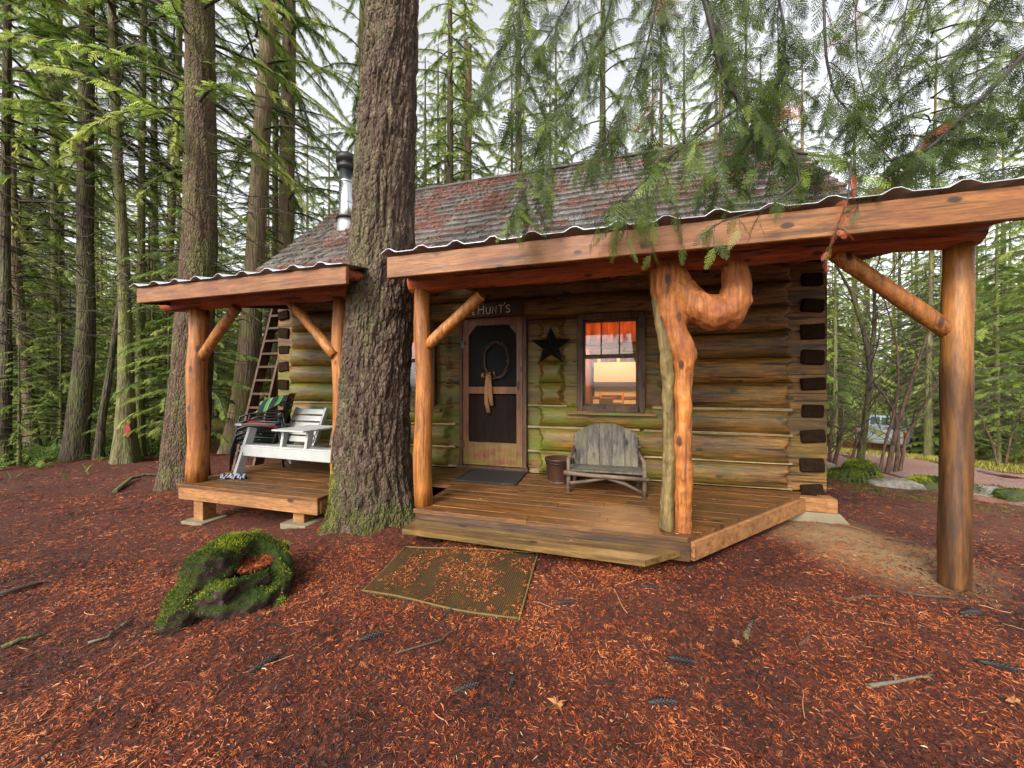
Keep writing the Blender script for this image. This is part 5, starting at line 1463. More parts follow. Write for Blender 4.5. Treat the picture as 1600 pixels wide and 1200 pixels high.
def conifer(H, h0, nb, Lmax, seed, r0, droop=.5, dead=30, fr=15, fsz=(.26, .5), sparse=.0):
    rg = np.random.default_rng(seed)
    u = (np.arange(nb) + rg.uniform(0, 1, nb)) / nb
    h = h0 + (H - h0) * u; az = np.arange(nb) * 2.4 + rg.uniform(-.6, .6, nb)
    L = Lmax * (1 - u) ** .65 * rg.uniform(.55, 1.15, nb) * (.6 + .4 * np.minimum(1, u * 5)) + .25
    m = 7; t = np.linspace(0, 1, m)
    bend = rg.normal(0, .25, nb)
    def curve(t_, k):
        a = az[k] + bend[k] * t_
        rr = L[k] * t_
        dz = L[k] * (.22 * t_ - droop * t_ ** 2)
        return np.stack([rr * np.cos(a), rr * np.sin(a), h[k] + dz], -1)
    B = np.stack([curve(t, k) for k in range(nb)]); rb = (.006 + .012 * L)[:, None] * (1 - .8 * t)[None]
    W, Fb = tube3(B, rb)
    # dead twigs low on the stem
    if dead:
        hd = rg.uniform(.8, max(h0 + 2.5, 2.5), dead); ad = rg.uniform(0, 2 * PI, dead); Ld = rg.uniform(.4, 1.9, dead)
        td = np.linspace(0, 1, 6); wob = rg.normal(0, .12, (dead, 6)).cumsum(1)
        Bd = np.stack([np.stack([Ld[k] * td * np.cos(ad[k] + wob[k]), Ld[k] * td * np.sin(ad[k] + wob[k]), hd[k] + Ld[k] * (.12 * td - .35 * td ** 2 + .04 * np.sin(td * 9 + k))], -1) for k in range(dead)])
        W2, F2 = tube3(Bd, (.004 + .006 * Ld)[:, None] * (1 - .85 * td)[None])
        # finer twigs off them
        k2 = rg.integers(0, dead, dead * 4); s2 = rg.integers(1, 5, dead * 4); st = Bd[k2, s2]
        dr = rg.normal(0, 1, (dead * 4, 3)); dr[:, 2] = dr[:, 2] * .4 - .3; l2 = rg.uniform(.1, .5, dead * 4)
        B3 = st[:, None] + dr[:, None] * np.linspace(0, 1, 3)[None, :, None] * l2[:, None, None] * .6
        W3, F3 = tube3(B3, np.full((dead * 4, 3), .003))
        Fb = np.vstack([Fb, F2 + len(W), F3 + len(W) + len(W2)]); W = np.vstack([W, W2, W3])
    P, D, S, T = [], [], [], []
    for k in range(nb):
        n = max(4, int(L[k] * fr)); tt = .18 + .82 * (np.arange(n) + rg.uniform(0, 1, n)) / n
        p = curve(tt, k); d = curve(tt + .03, k) - p; d /= np.linalg.norm(d, axis=1, keepdims=True)
        sd = np.cross(d, [0, 0, 1]); sg = np.where(np.arange(n) % 2 == 0, 1, -1)[:, None]
        a = rg.uniform(.3, 1.0, n)[:, None]; q = d * np.cos(a) + sd * sg * np.sin(a); q[:, 2] -= rg.uniform(.05, .55, n)
        keep = rg.random(n) > sparse
        P.append(p[keep]); D.append(q[keep]); S.append((rg.uniform(*fsz, n) * (1 - .35 * tt) * (.5 + .5 * min(1, L[k])))[keep])
        T.append(np.clip(.48 + .35 * (tt - .5) + rg.normal(0, .15, n) + (rg.random() - .5) * .35, 0, 1)[keep])
    P, D, S, T = np.vstack(P), np.vstack(D), np.concatenate(S), np.concatenate(T)
    V, Fs, tn = place_fronds(P, D, S, LO, rg, T)
    crown = npmesh('crown', V, Fs, False, tn); crown.materials.append(M['needle'])
    br = npmesh('branches', W, Fb); br.materials.append(M['twigd'])
    nz = max(8, int(H / .5)); wob = rg.normal(0, .03, (nz, 2)).cumsum(0) * .4
    z = np.linspace(-.4, H, nz); pts = np.stack([wob[:, 0] * 0, wob[:, 1] * 0, z], -1)
    Vt, Ft, _, _ = trunk_arrays(pts, r0 * (1 - .9 * np.clip(z / H, 0, 1)) + .01, 12, .25, r0 * .12, 2.0, 1.0, seed, .5, 5, False)
    tr = npmesh('trunk', Vt, Ft, True)
    return tr, br, crown
VAR = {'low0': conifer(6.5, .5, 70, 1.7, 1, .06, .45, 10, 38, (.13, .27), .05), 'low1': conifer(8.5, .9, 76, 2.1, 2, .08, .5, 18, 36, (.14, .29), .08), 'low2': conifer(4.0, .3, 54, 1.2, 3, .04, .4, 0, 40, (.11, .22)),
       'tall0': conifer(19, 3.2, 84, 2.7, 4, .17, .55, 80, 38, (.16, .32), .12), 'tall1': conifer(22, 5.0, 84, 3.0, 5, .21, .6, 100, 36, (.16, .34), .15), 'pole0': conifer(17, 6.0, 60, 2.0, 6, .11, .55, 90, 36, (.15, .31), .1)}
BK = {'low0': 'bark_g', 'low1': 'bark_g', 'low2': 'bark_g', 'tall0': 'bark_b', 'tall1': 'bark_d', 'pole0': 'bark_g'}
def tree(kind, x, y, s, rz, name, label, group=None, zs=None, bk=None):
    t = thing(name, label, 'tree', (x, y, ghf(x, y)), 0, group)
    t.rotation_euler = (0, 0, rz); t.scale = (s, s, zs or s)
    tr, br, cw = VAR[kind]
    for nm, me in (('trunk', tr), ('branches', br), ('crown', cw)):
        o = bpy.data.objects.new(nm, me); COL.objects.link(o); o.parent = t
        if nm == 'trunk':
            if not me.materials: me.materials.append(M[bk or BK[kind]])
    return t

# ---- the trunks one can pick out at the left and behind the roof
def picked(label, bpx, bpy_, pts, bark_, crown=None, cz=0, cs=1.0, flare=.25, depth=None, seg=42, amp=.012, name='conifer_tree', top=16, dead=True):
    """pts: (px, py, half width in px) going up, base first"""
    if depth: r = ray(bpx, bpy_); g = (r[0] * depth, r[1] * depth)
    else: g = ong(bpx, bpy_)[:2]
    d = -g[0] * SP + g[1] * CP; zg = ghf(*g)
    t = thing(name, label, 'tree', (g[0], g[1], zg)); o = np.array(ORG[t.name])
    P, Rr = [], []
    for px, py, hw in pts:
        P.append(atd(px, py, d)); Rr.append(hw / F_PX * d / math.sqrt(1 + ((px - 800) / F_PX) ** 2))
    P[0] = (P[0][0], P[0][1], zg - .2)
    dl_ = np.array(P[-1]) - np.array(P[-2]); dl_ /= np.linalg.norm(dl_) + 1e-9
    last = np.array(P[-1]); hh = top - last[2]
    if hh > 0.5: P.append(tuple(last + dl_ * hh / max(dl_[2], .3))); Rr.append(Rr[-1] * .35)
    V, Fq, C_, r_ = trunk_arrays(P, Rr, seg, .085, amp, 3.0, 1.2, int(bpx) + 7, flare, 5, True)
    link('trunk', npmesh('trunk', V - o, Fq, True), M[bark_], t)
    if dead:
        tr, br, cw = VAR['tall0' if int(bpx) % 2 else 'tall1']
        for nm, me in (('branches', br), ('crown', cw)):
            c = bpy.data.objects.new(nm, me); COL.objects.link(c); c.parent = t
            up = np.array(P[-2]); dx_, dy_ = (up - np.array(P[0]))[:2] * .6
            c.location = (dx_, dy_, cz); c.rotation_euler = (0, 0, bpx * .37); c.scale = (cs, cs, cs * .95)
    return t
picked('thick brown conifer trunk right behind the left porch post', 285, 757, [(284, 757, 40), (291, 690, 38), (299, 600, 34), (306, 480, 31), (313, 370, 28), (314, 230, 26), (313, 70, 24)], 'fir2', cz=2.5, cs=1.05, seg=90, amp=.022)
picked('ridged pale brown cedar trunk flaring left behind the patio chairs', 368, 706, [(366, 706, 24), (378, 640, 20), (388, 560, 18), (395, 470, 16), (400, 375, 15), (408, 230, 14), (418, 70, 12.5)], 'bark_b', cz=2, depth=None, seg=70, flare=.4)
picked('straight cedar trunk beyond the cabin, just left of the stove pipe', 447, 690, [(447, 690, 14), (447, 375, 12.5), (449, 230, 12), (452, 70, 11)], 'bark_b', depth=11.0, cz=2)
picked('dark trunk bending left near its base at the clearing edge', 118, 718, [(115, 718, 24), (124, 640, 20), (131, 570, 18), (135, 500, 15.5), (133, 375, 14.5), (134, 230, 14), (136, 70, 13)], 'bark_d', cz=1.5)
picked('cedar trunk with a red scar low on its bark', 196, 722, [(196, 722, 23), (196, 680, 18), (197, 600, 14), (196, 500, 11), (191, 375, 10), (183, 230, 8.5), (177, 70, 7.5)], 'bark_g', cz=2, flare=.45)
picked('slim mossy trunk pressed close behind the scarred cedar', 220, 712, [(218, 712, 10), (218, 600, 8), (220, 480, 7), (221, 300, 6), (224, 70, 5.5)], 'bark_g', cz=1)
picked('thin leaning trunk between the bent and the scarred trunks', 152, 717, [(152, 717, 9), (160, 650, 7), (170, 590, 6), (180, 520, 5), (187, 470, 4.5), (196, 400, 4)], 'bark_d', dead=False, top=3.4)
picked('nearly black trunk at the left picture edge', 8, 728, [(6, 728, 14), (8, 640, 11), (10, 540, 10), (8, 400, 9), (9, 230, 8), (11, 70, 7)], 'bark_d', cz=1)
picked('ridged trunk leaning left, second from the left picture edge', 55, 706, [(54, 706, 15), (46, 640, 11), (38, 560, 10), (30, 480, 9), (24, 400, 8.5), (18, 250, 7), (12, 70, 6)], 'bark_b', cz=1)
picked('slim trunk leaning right above the left picture edge', 28, 690, [(20, 690, 8), (24, 560, 8), (30, 470, 8), (38, 375, 6.5), (46, 300, 6), (55, 200, 5), (64, 70, 4.5)], 'bark_d', cz=1)
picked('mossy slim trunk between the bent trunk and the left edge', 88, 690, [(90, 690, 9), (88, 560, 7.5), (86, 400, 7), (86, 230, 7.5), (85, 70, 7.5)], 'bark_g', cz=1, depth=10)
picked('thin mossy trunk just left of the thick brown trunk', 258, 700, [(256, 700, 7), (258, 560, 6.5), (264, 420, 6), (274, 250, 5.5), (280, 70, 5)], 'bark_g', cz=2, depth=10.5)
picked('thin pale trunk showing beside the stove pipe cedar', 430, 680, [(430, 680, 6), (430, 375, 5), (431, 70, 4.5)], 'bark_g', cz=2, depth=13)
picked('slim distant trunk standing above the ridge right of the big fir', 731, 660, [(731, 660, 7.5), (731, 290, 6), (733, 70, 4)], 'bark_b', cz=3, cs=.95, depth=15)
picked('slim mossy trunk seen through the gap by the rightmost post', 1450, 700, [(1449, 700, 7), (1450, 600, 5.5), (1453, 500, 4.5), (1456, 380, 4)], 'bark_g', cz=2, depth=11, top=12)
picked('slim trunk partly hidden by the left side of the big fir', 565, 650, [(560, 650, 8), (566, 300, 7), (566, 70, 6)], 'bark_g', cz=2, depth=12)
overlay(M['bark_g'], lambda b: (b.math('MULTIPLY', b.ramp(b.n('ShaderNodeObjectInfo').outputs['Random'], [(.0, .0), (1, .35)]), 1.0), srgb(80, 90, 44)))
# the scar on the cedar
M['scar'] = plain('red_heartwood', srgb(120, 34, 26), .8, var=.5, scale=12, bump=.4)
r = ray(198, 672); sc_o = [o for o in COL.objects if o.get('label', '').startswith('cedar trunk with a red scar')][0]
d = -sc_o.location.x * SP + sc_o.location.y * CP - .20
V = []
for k in range(14):
    a = 2 * PI * k / 14; V.append(atd(199 + 5.0 * math.cos(a) * (1 + .2 * math.sin(3 * a)), 672 + 11 * math.sin(a), d))
nv = Vector(ray(199, 672)).normalized() * .08
MB().prism(V, nv).build('scar', M['scar'], sc_o)

# ---- the forest behind
rg = np.random.default_rng(42)
spots = []
def free(x, y, px, d):
    if -7.2 < x < 3.4 and 1.5 < y < 9.6: return False                    # cabin, stair and porches
    if x > 1.5 and d < 11 and px > 1280: return False                     # clearing and track at the right
    if px > 1290 and .53 * x + .85 * y < 20 and px > 1330 and d < 17.5: return False
    if px > 1310 and px < 1445 and d < 27: return False                   # the view to the truck
    if px < 300 and d < 7.8: return False
    for a, b2, dd in spots:
        if (a - x) ** 2 + (b2 - y) ** 2 < (dd) ** 2: return False
    return True
LM = [(-900, 'far left'), (0, 'left picture edge'), (54, 'left-leaning trunk'), (118, 'bent trunk'), (196, 'scarred cedar'), (290, 'thick trunk'), (370, 'flaring cedar'), (447, 'pipe-side cedar'), (540, 'stove pipe'), (605, 'big fir'), (760, 'screen door'), (860, 'star'), (955, 'lit window'), (1060, 'gnarled post'), (1150, 'looping arm'), (1290, 'right cabin corner'), (1385, 'truck'), (1490, 'rightmost post'), (1600, 'right picture edge'), (3000, 'far right')]
def between(px):
    k = max(i for i, q in enumerate(LM) if q[0] <= px)
    if k == 0: return 'just outside the left picture edge'
    if k >= len(LM) - 2: return 'just outside the right picture edge'
    up = 'high above, ' if 540 <= px < 1290 else ''
    return 'between the ' + LM[k][1] + ' and ' + LM[k + 1][1]
def scatter(kinds, n, dmin, dmax, gap, smin, smax, pxr, word):
    k = 0; tries = 0
    while k < n and tries < n * 60:
        tries += 1
        px = rg.uniform(*pxr); d = dmin + (dmax - dmin) * rg.random() ** .8
        r = ray(px, CY); x, y = r[0] * d, r[1] * d
        if not free(x, y, px, d): continue
        spots.append((x, y, gap)); kd = kinds[int(rg.integers(0, len(kinds)))]
        h_ = 'near' if d < 13 else ('mid-distant' if d < 22 else 'far')
        lb = h_ + {'low': ' young feathery conifer ', 'tal': ' tall slender conifer ', 'pol': ' thin bare-stemmed conifer '}[kd[:3]] + between(px)
        tree(kd, x, y, rg.uniform(smin, smax), rg.uniform(0, 6.28), word.replace(' ', '_'), lb, {'low': 'young conifers of the forest', 'tal': 'tall conifers of the forest', 'pol': 'pole conifers of the forest'}[kd[:3]])
        k += 1
scatter(['low0', 'low1', 'low1', 'low2'], 44, 9.5, 24, .9, .7, 1.25, (-110, 470), 'young conifer')
scatter(['low2', 'low0', 'low2'], 11, 8.0, 11.5, .7, .75, 1.15, (-120, 350), 'young conifer')
scatter(['low0', 'low1'], 22, 11, 22, 1.1, .9, 1.3, (470, 1280), 'young conifer')
scatter(['low0', 'low1', 'low2'], 44, 12, 26, 1.1, .9, 1.4, (1290, 1710), 'young conifer')
scatter(['tall0', 'tall1', 'pole0', 'pole0'], 16, 10.5, 26, 1.6, .8, 1.1, (-110, 480), 'forest conifer')
scatter(['tall0', 'tall1', 'pole0'], 20, 11.5, 28, 1.8, .75, 1.05, (480, 1290), 'forest conifer')
scatter(['tall0', 'tall1', 'pole0'], 24, 18, 32, 1.8, .8, 1.1, (1300, 1710), 'forest conifer')
scatter(['low1', 'low0', 'low1', 'tall0', 'low1'], 150, 22, 44, 1.3, 1.2, 1.9, (-130, 1700), 'forest conifer')
scatter(['low1', 'low0'], 30, 17.7, 27, 1.0, 1.2, 1.8, (1440, 1690), 'young conifer')
scatter(['tall0', 'low1', 'tall1'], 18, 13, 24, 1.2, .8, 1.1, (640, 1290), 'forest conifer')
byl = {}
for o in list(COL.objects):
    if o.get('group', '').endswith('of the forest'): byl.setdefault(o['label'], []).append(o)
ORD = ['leftmost', 'second', 'third', 'fourth', 'fifth', 'sixth', 'seventh', 'eighth', 'ninth', 'tenth', 'eleventh', 'twelfth', 'thirteenth', 'fourteenth', 'fifteenth', 'sixteenth', 'seventeenth', 'eighteenth', 'nineteenth', 'twentieth']
for lb_, os_ in byl.items():
    if len(os_) > 1:
        for k_, o in enumerate(sorted(os_, key=lambda q_: proj(q_.location)[0])):
            o['label'] = lb_ + (', leftmost one' if k_ == 0 else ', ' + ORD[min(k_, 19)] + ' from left')
# the left foreground shoots that feather into the clearing
for px, d, s_, kd, lb in ((30, 7.4, .62, 'low2', 'young conifer shoot at the left picture edge before the trunks'), (95, 8.6, .8, 'low2', 'young conifer between the leaning and the bent trunks'), (238, 9.2, .75, 'low0', 'young conifer between the scarred cedar and the thick trunk'), (1640, 8.6, 1.1, 'low1', 'dark bushy conifer reaching in from the right picture edge above the track'), (1560, 11.5, .85, 'low2', 'bright young conifer at the right edge beyond the track'), (1296, 13.0, .7, 'low1', 'young conifer right against the right cabin corner')):
    r = ray(px, CY); tree(kd, r[0] * d, r[1] * d, s_, px, 'young_conifer', lb)

# ================================================================== BARE SHRUBS AT THE RIGHT
M['stem_d'] = bark('dark_shrub_bark', srgb(40, 28, 24), srgb(78, 58, 48), srgb(110, 88, 74), sx=30, sz=4, bump=.4)
def shrub(label, stems, mat, seed, tw=26, spread=1.0):
    g = ong(*stems[0][0][:2]); d0 = -g[0] * SP + g[1] * CP; rg2 = np.random.default_rng(seed)
    t = thing('bare_shrub', label, 'shrub', (g[0], g[1], ghf(g[0], g[1]))); o = np.array(ORG[t.name])
    allp = []
    for st in stems:
        P = np.array([atd(p[0], p[1], d0 + (p[3] if len(p) > 3 else 0)) for p in st]); R_ = [p[2] / F_PX * d0 / 1.35 for p in st]
        if st[0][1] > 690: P[0][2] = ghf(P[0][0], P[0][1]) - .05
        V, Fq, C_, r_ = trunk_arrays(P, R_, 9, .08, .006, 2, 1, seed, 0, 4, False)
        link('stem', npmesh('stem', V - o, Fq, True), M[mat], t); allp.append(C_)
    A = np.vstack([c[len(c) // 4:] for c in allp]); ix = rg2.integers(0, len(A), tw)
    td = np.linspace(0, 1, 7); L = rg2.uniform(.4, 1.5, tw) * spread; az = rg2.uniform(0, 6.28, tw); el = rg2.uniform(.2, 1.1, tw)
    wob = rg2.normal(0, .1, (tw, 7, 3)).cumsum(1) * .35; wob -= wob[:, :1]
    D = np.stack([np.cos(az) * np.cos(el), np.sin(az) * np.cos(el), np.sin(el)], -1)
    B = A[ix][:, None] + (D[:, None] * td[None, :, None] + wob) * L[:, None, None]
    W, Fb = tube3(B, (.004 + .005 * L)[:, None] * (1 - .8 * td)[None], 4)
    k2 = rg2.integers(0, tw, tw * 3); s2 = rg2.integers(2, 6, tw * 3); D2 = D[k2] + rg2.normal(0, .6, (tw * 3, 3)); l2 = rg2.uniform(.15, .5, tw * 3)
    B2 = B[k2, s2][:, None] + D2[:, None] * np.linspace(0, 1, 4)[None, :, None] * l2[:, None, None]
    W2, F2 = tube3(B2, np.full((tw * 3, 4), .0028), 3)
    link('twigs', npmesh('twigs', np.vstack([W, W2]) - o, np.vstack([Fb, F2 + len(W)])), M['twigd'], t)
shrub('forked mossy bare tree right of the cabin corner', [[(1342, 728, 7), (1348, 690, 6), (1355, 640, 5.5), (1360, 590, 5), (1356, 545, 4.5), (1346, 505, 4), (1330, 455, 3), (1306, 415, 2)], [(1358, 572, 4.5), (1366, 520, 4), (1367, 470, 3), (1362, 420, 2)]], 'bark_d', 1, 40)
shrub('bare dark shrub with stems crossing in front of the truck', [[(1386, 738, 5), (1396, 690, 4), (1406, 650, 3.5), (1422, 600, 3), (1440, 550, 2.2), (1454, 510, 1.6)], [(1374, 735, 3), (1383, 690, 2.4), (1397, 650, 2), (1404, 600, 1.8), (1402, 540, 1.6), (1386, 480, 1.3), (1370, 440, 1)], [(1405, 735, 3.5), (1416, 680, 3), (1440, 640, 2.4), (1470, 590, 1.8)], [(1398, 738, 4), (1404, 700, 3), (1402, 655, 2.6), (1384, 620, 2), (1366, 600, 1.6)]], 'stem_d', 2, 46)
shrub('low bare shrub close beside the cabin corner', [[(1302, 728, 4), (1312, 690, 3), (1318, 660, 2), (1316, 630, 1.4)], [(1298, 728, 3), (1296, 690, 2.4), (1304, 650, 1.6)], [(1328, 722, 3), (1338, 690, 2.2), (1352, 660, 1.6)]], 'stem_d', 3, 34, .8)
shrub('bare twiggy shrub at the right edge beyond the rightmost post', [[(1560, 730, 2.2), (1550, 690, 1.8), (1530, 650, 1.3), (1490, 610, 1)], [(1570, 730, 2), (1580, 680, 1.6), (1600, 640, 1.2)]], 'stem_d', 4, 40, .9)

# ================================================================== GROUND COVER
def blades(name, label, cat, pts, h, wd, tint, mat, seed, lean=.5):
    rg2 = np.random.default_rng(seed); n = len(pts)
    a = rg2.uniform(0, 6.28, n); d = np.stack([np.cos(a) * lean, np.sin(a) * lean, np.ones(n)], -1) * rg2.uniform(.4, 1, n)[:, None] * h
    s = np.stack([-np.sin(a), np.cos(a), 0 * a], -1) * wd
    mid = pts + d * .55; tip = pts + d * np.array([1.5, 1.5, .92])
    V = np.stack([pts - s, pts + s, mid + s * .7, mid - s * .7, tip], 1).reshape(-1, 3); b0 = np.arange(n)[:, None] * 5
    o = link(name, npmesh(name, V, [b0 + np.array([[0, 1, 2, 3]]), b0 + np.array([[3, 2, 4]])], False, np.repeat(tint, 5)), M[mat])
    return tag(o, label, cat, None, 'stuff')
M['grass'] = tinted('verge_grass', [(0, srgb(84, 92, 32)), (.5, srgb(126, 126, 48)), (1, srgb(160, 146, 74))], .7, .3)
M['dry'] = tinted('dry_brush', [(0, srgb(86, 46, 32)), (.5, srgb(134, 78, 50)), (1, srgb(176, 128, 84))], .8, .2)
M['fern'] = tinted('low_greens', [(0, srgb(44, 66, 26)), (.5, srgb(82, 108, 42)), (1, srgb(128, 140, 60))], .6, .35)
def band(n, pts2, wid, seed):
    """random ground points along a polyline given in photo pixels"""
    rg2 = np.random.default_rng(seed); G = np.array([ong(*p)[:2] for p in pts2]); s = np.concatenate([[0], np.cumsum(np.linalg.norm(np.diff(G, axis=0), axis=1))])
    t = rg2.uniform(0, s[-1], n); x = np.interp(t, s, G[:, 0]) + rg2.normal(0, wid, n); y = np.interp(t, s, G[:, 1]) + rg2.normal(0, wid, n)
    return np.stack([x, y, gh(x, y)], -1)
p = band(16000, [(1290, 702), (1400, 712), (1480, 722), (1700, 744)], .8, 1)
ok_ = fbm(p * 1.3, 2, 3) > .35; p = p[ok_]
blades('verge_grass', 'yellow-green grass along the far side of the dirt track', 'grass', p, .16, .008, np.clip(fbm(p * .8, 2, 6) * 1.5 - .25, 0, 1), 'grass', 1)
p = band(14000, [(1270, 694), (1400, 698), (1480, 703), (1700, 716)], .9, 2); p = p[fbm(p * .7, 2, 9) > .42]
blades('dry_brush', 'rust-brown dry brush at the forest edge beyond the track', 'brush', p, .7, .006, R.random(len(p)), 'dry', 2, .35)
p = band(9000, [(-40, 708), (60, 702), (140, 704), (250, 696), (330, 692)], 1.1, 3); p = p[(fbm(p * .8, 2, 12) > .45)]
blades('forest_floor_greens', 'low green plants among the trunks at the left clearing edge', 'undergrowth', p, .22, .012, R.random(len(p)), 'fern', 3, .9)
p = band(6000, [(1240, 752), (1330, 762), (1420, 775), (1600, 812)], .35, 4); p = p[(fbm(p * 2.0, 2, 14) > .52)]
blades('moss_patch', 'thin yellow-green moss and grass patches before the rock row', 'moss', p, .018, .003, R.random(len(p)) * .4, 'grass', 4, .8)
# fern-like shoots
n = 200; p = band(n, [(-60, 708), (60, 704), (140, 706), (260, 696)], 1.0, 5)
a = R.uniform(0, 6.28, n * 5); P5 = np.repeat(p, 5, 0); D5 = np.stack([np.cos(a), np.sin(a), R.uniform(.3, .9, n * 5)], -1)
V, Fs, tn = place_fronds(P5, D5, R.uniform(.18, .42, n * 5), LO, R, R.random(n * 5))
tag(link('fern_shoots', npmesh('fern_shoots', V, Fs, False, tn), M['fern']), 'small fern-like shoots under the left trunks', 'undergrowth', None, 'stuff')

# ---- needle litter
M['litter'] = tinted('cedar_litter', [(0, srgb(17, 11, 9)), (.22, srgb(42, 21, 15)), (.45, srgb(86, 35, 19)), (.66, srgb(142, 60, 25)), (.86, srgb(188, 102, 46)), (.97, srgb(160, 116, 78)), (1, srgb(176, 160, 134))], .6, .1, .4)
def chips(n, X, Y, Z, ln, wd, seed, flow=None, tilt=.25, simple=False):
    rg2 = np.random.default_rng(seed); a = rg2.uniform(0, 2 * PI, n) if flow is None else flow + rg2.normal(0, .7, n)
    d = np.stack([np.cos(a), np.sin(a), rg2.normal(0, tilt, n)], -1) * ln[:, None] * .5
    s = np.stack([-np.sin(a), np.cos(a), rg2.normal(0, .5, n)], -1) * wd[:, None] * .5
    if simple:
        C = np.stack([X, Y, Z], -1); V = np.stack([C - d - s * .5, C - d + s * .6, C + d + s * .4, C + d - s * .5], 1).reshape(-1, 3)
        return V, np.arange(n * 4).reshape(-1, 4)
    C = np.stack([X, Y, Z], -1); bow = np.zeros((n, 3)); bow[:, 2] = ln * rg2.uniform(0, .12, n); cu = s / (wd[:, None] + 1e-9) * ln[:, None] * rg2.normal(0, .12, n)[:, None]
    V = np.stack([C - d - s * .6, C - d + s * .6, C + s + bow + cu, C - s + bow + cu, C + d + s * .3, C + d - s * .3], 1).reshape(-1, 3)
    b0 = np.arange(n)[:, None] * 6
    return V, np.vstack([b0 + np.array([[0, 1, 2, 3]]), b0 + np.array([[3, 2, 4, 5]])])
rg3 = np.random.default_rng(5)
def litter_pts(n, d0, d1, power, pxr=(-60, 1660)):
    u = rg3.random(n); d = (d0 ** power + u * (d1 ** power - d0 ** power)) ** (1 / power)
    px = rg3.uniform(*pxr, n); uu = (px - 800) / F_PX
    return d * (uu * CP - SP), d * (uu * SP + CP), d
def fine(X, Y):
    return gh(X, Y) + (fbm(np.stack([X * 9, Y * 9, X * 0], -1), 3, 8) - .5) * .035
cq = np.array(cr)[:, :2]
def in_mat(X, Y):
    m = np.ones(len(X), bool)
    for k in range(4):
        a_, b2 = cq[k], cq[(k + 1) % 4]; m &= (b2[0] - a_[0]) * (Y - a_[1]) - (b2[1] - a_[1]) * (X - a_[0]) > 0
    return m
Vs, Qs, Ts, b0 = [], [], [], 0
for n, d0, d1, pw_, l0, l1, w0, w1 in ((128000, .9, 3.2, 1.2, .010, .040, .0014, .0040), (64000, 2.6, 5.5, 1.2, .016, .05, .003, .006), (38000, 4.5, 9.5, 1.0, .03, .09, .005, .012)):
    X, Y, d = litter_pts(n, d0, d1, pw_)
    Z = fine(X, Y); im = in_mat(X, Y)
    Z = np.where(im, gh(X, Y) + .026, Z + rg3.uniform(.001, .012, n))
    nz = fbm(np.stack([X * 1.8, Y * 1.8, X * 0], -1), 2, 31); nz2 = fbm(np.stack([X * 6, Y * 6, X * 0 + 9], -1), 2, 37)
    keep = (~im | ((nz2 > .45) & (rg3.random(n) < .75)))
    keep &= ~((Y > YD) & (Y < 8.5) & (X > XL) & (X < np.where(Y < 4.6, .565 + (Y - YD) * .9, XR)) & (Y > 3.6))
    tan = np.exp(-(((X - 2.05) / .75) ** 2 + ((Y - 3.9) / 1.0) ** 2)); keep &= rg3.random(n) > tan * .75
    keep &= ~((X > 3.2) & (rg3.random(n) < .35))
    keep &= (np.hypot(X, Y) < 13.5 + 3 * (nz - .5))
    ln = rg3.uniform(l0, l1, n) * rg3.uniform(.5, 1, n); wd = rg3.uniform(w0, w1, n)
    t = np.clip(rg3.normal(.44, .27, n) + (nz - .5) * 1.1 + (nz2 - .5) * .5 - .10 * sstep(X, 1.5, 4), 0, .90); t = np.where(rg3.random(n) < .012, rg3.uniform(.94, 1, n), t)
    # the litter leans with the slope at the left
    V, Q = chips(int(keep.sum()), X[keep], Y[keep], Z[keep], ln[keep], wd[keep], n, simple=d0 > 1)
    Vs.append(V); Qs.append(Q + b0); Ts.append(np.repeat(t[keep], 4 if d0 > 1 else 6)); b0 += len(V)
# broken cedar sprays
n = 10000; X, Y, d = litter_pts(n, 1.0, 5.5, 1.1); Z = fine(X, Y) + .010; im = in_mat(X, Y); Z = np.where(im, gh(X, Y) + .03, Z)
k = ~((Y > 3.0) & (X > -5) & (X < 1)) & (~im | (rg3.random(n) < .5)); X, Y, Z, d = X[k], Y[k], Z[k], d[k]; n = len(X)
a = rg3.uniform(0, 6.28, n); MINI = [frond_lo(4, .5, .06, 8), frond_lo(3, .4, .07, 9)]
V, Fs, tn = place_fronds(np.stack([X, Y, Z], -1), np.stack([np.cos(a), np.sin(a), rg3.normal(.05, .12, n)], -1), rg3.uniform(.015, .05, n) * (.8 + .2 * d), MINI, rg3, np.clip(rg3.normal(.68, .13, n), 0, .93), .25)
Vs.append(V); Qs.append(Fs[0] + b0); Ts.append(tn); b0 += len(V)
tag(link('needle_litter', npmesh('needle_litter', np.vstack(Vs), np.vstack(Qs), False, np.concatenate(Ts)), M['litter']), 'red-brown cedar needles and broken sprays covering the ground', 'needles', None, 'stuff')
# loose twigs and darker crumbs among the needles
n = 560; X, Y, d = litter_pts(n, 1.0, 6.5, 1.1); k = ~((Y > 2.7) & (X > -5.1) & (X < 2)); X, Y, d = X[k], Y[k], d[k]; n = len(X)
a = rg3.uniform(0, 6.28, n); L = rg3.uniform(.04, .22, n); tt_ = np.linspace(-.5, .5, 6); wob = rg3.normal(0, .10, (n, 6)).cumsum(1)
P_ = np.stack([X[:, None] + L[:, None] * (tt_ * np.cos(a)[:, None] - .3 * wob * np.sin(a)[:, None]), Y[:, None] + L[:, None] * (tt_ * np.sin(a)[:, None] + .3 * wob * np.cos(a)[:, None]), 0 * wob], -1)
P_[:, :, 2] = fine(P_[:, :, 0], P_[:, :, 1]) + .010
V, Q = tube3(P_, np.repeat(rg3.uniform(.0008, .0028, n)[:, None], 6, 1), 4)
tag(link('twig_litter', npmesh('twig_litter', V, Q, False, np.repeat(rg3.choice([.03, .08, .12, .2, .3, .95], n), 24)), M['litter']), 'thin fallen twigs strewn among the needles', 'twigs', None, 'stuff')
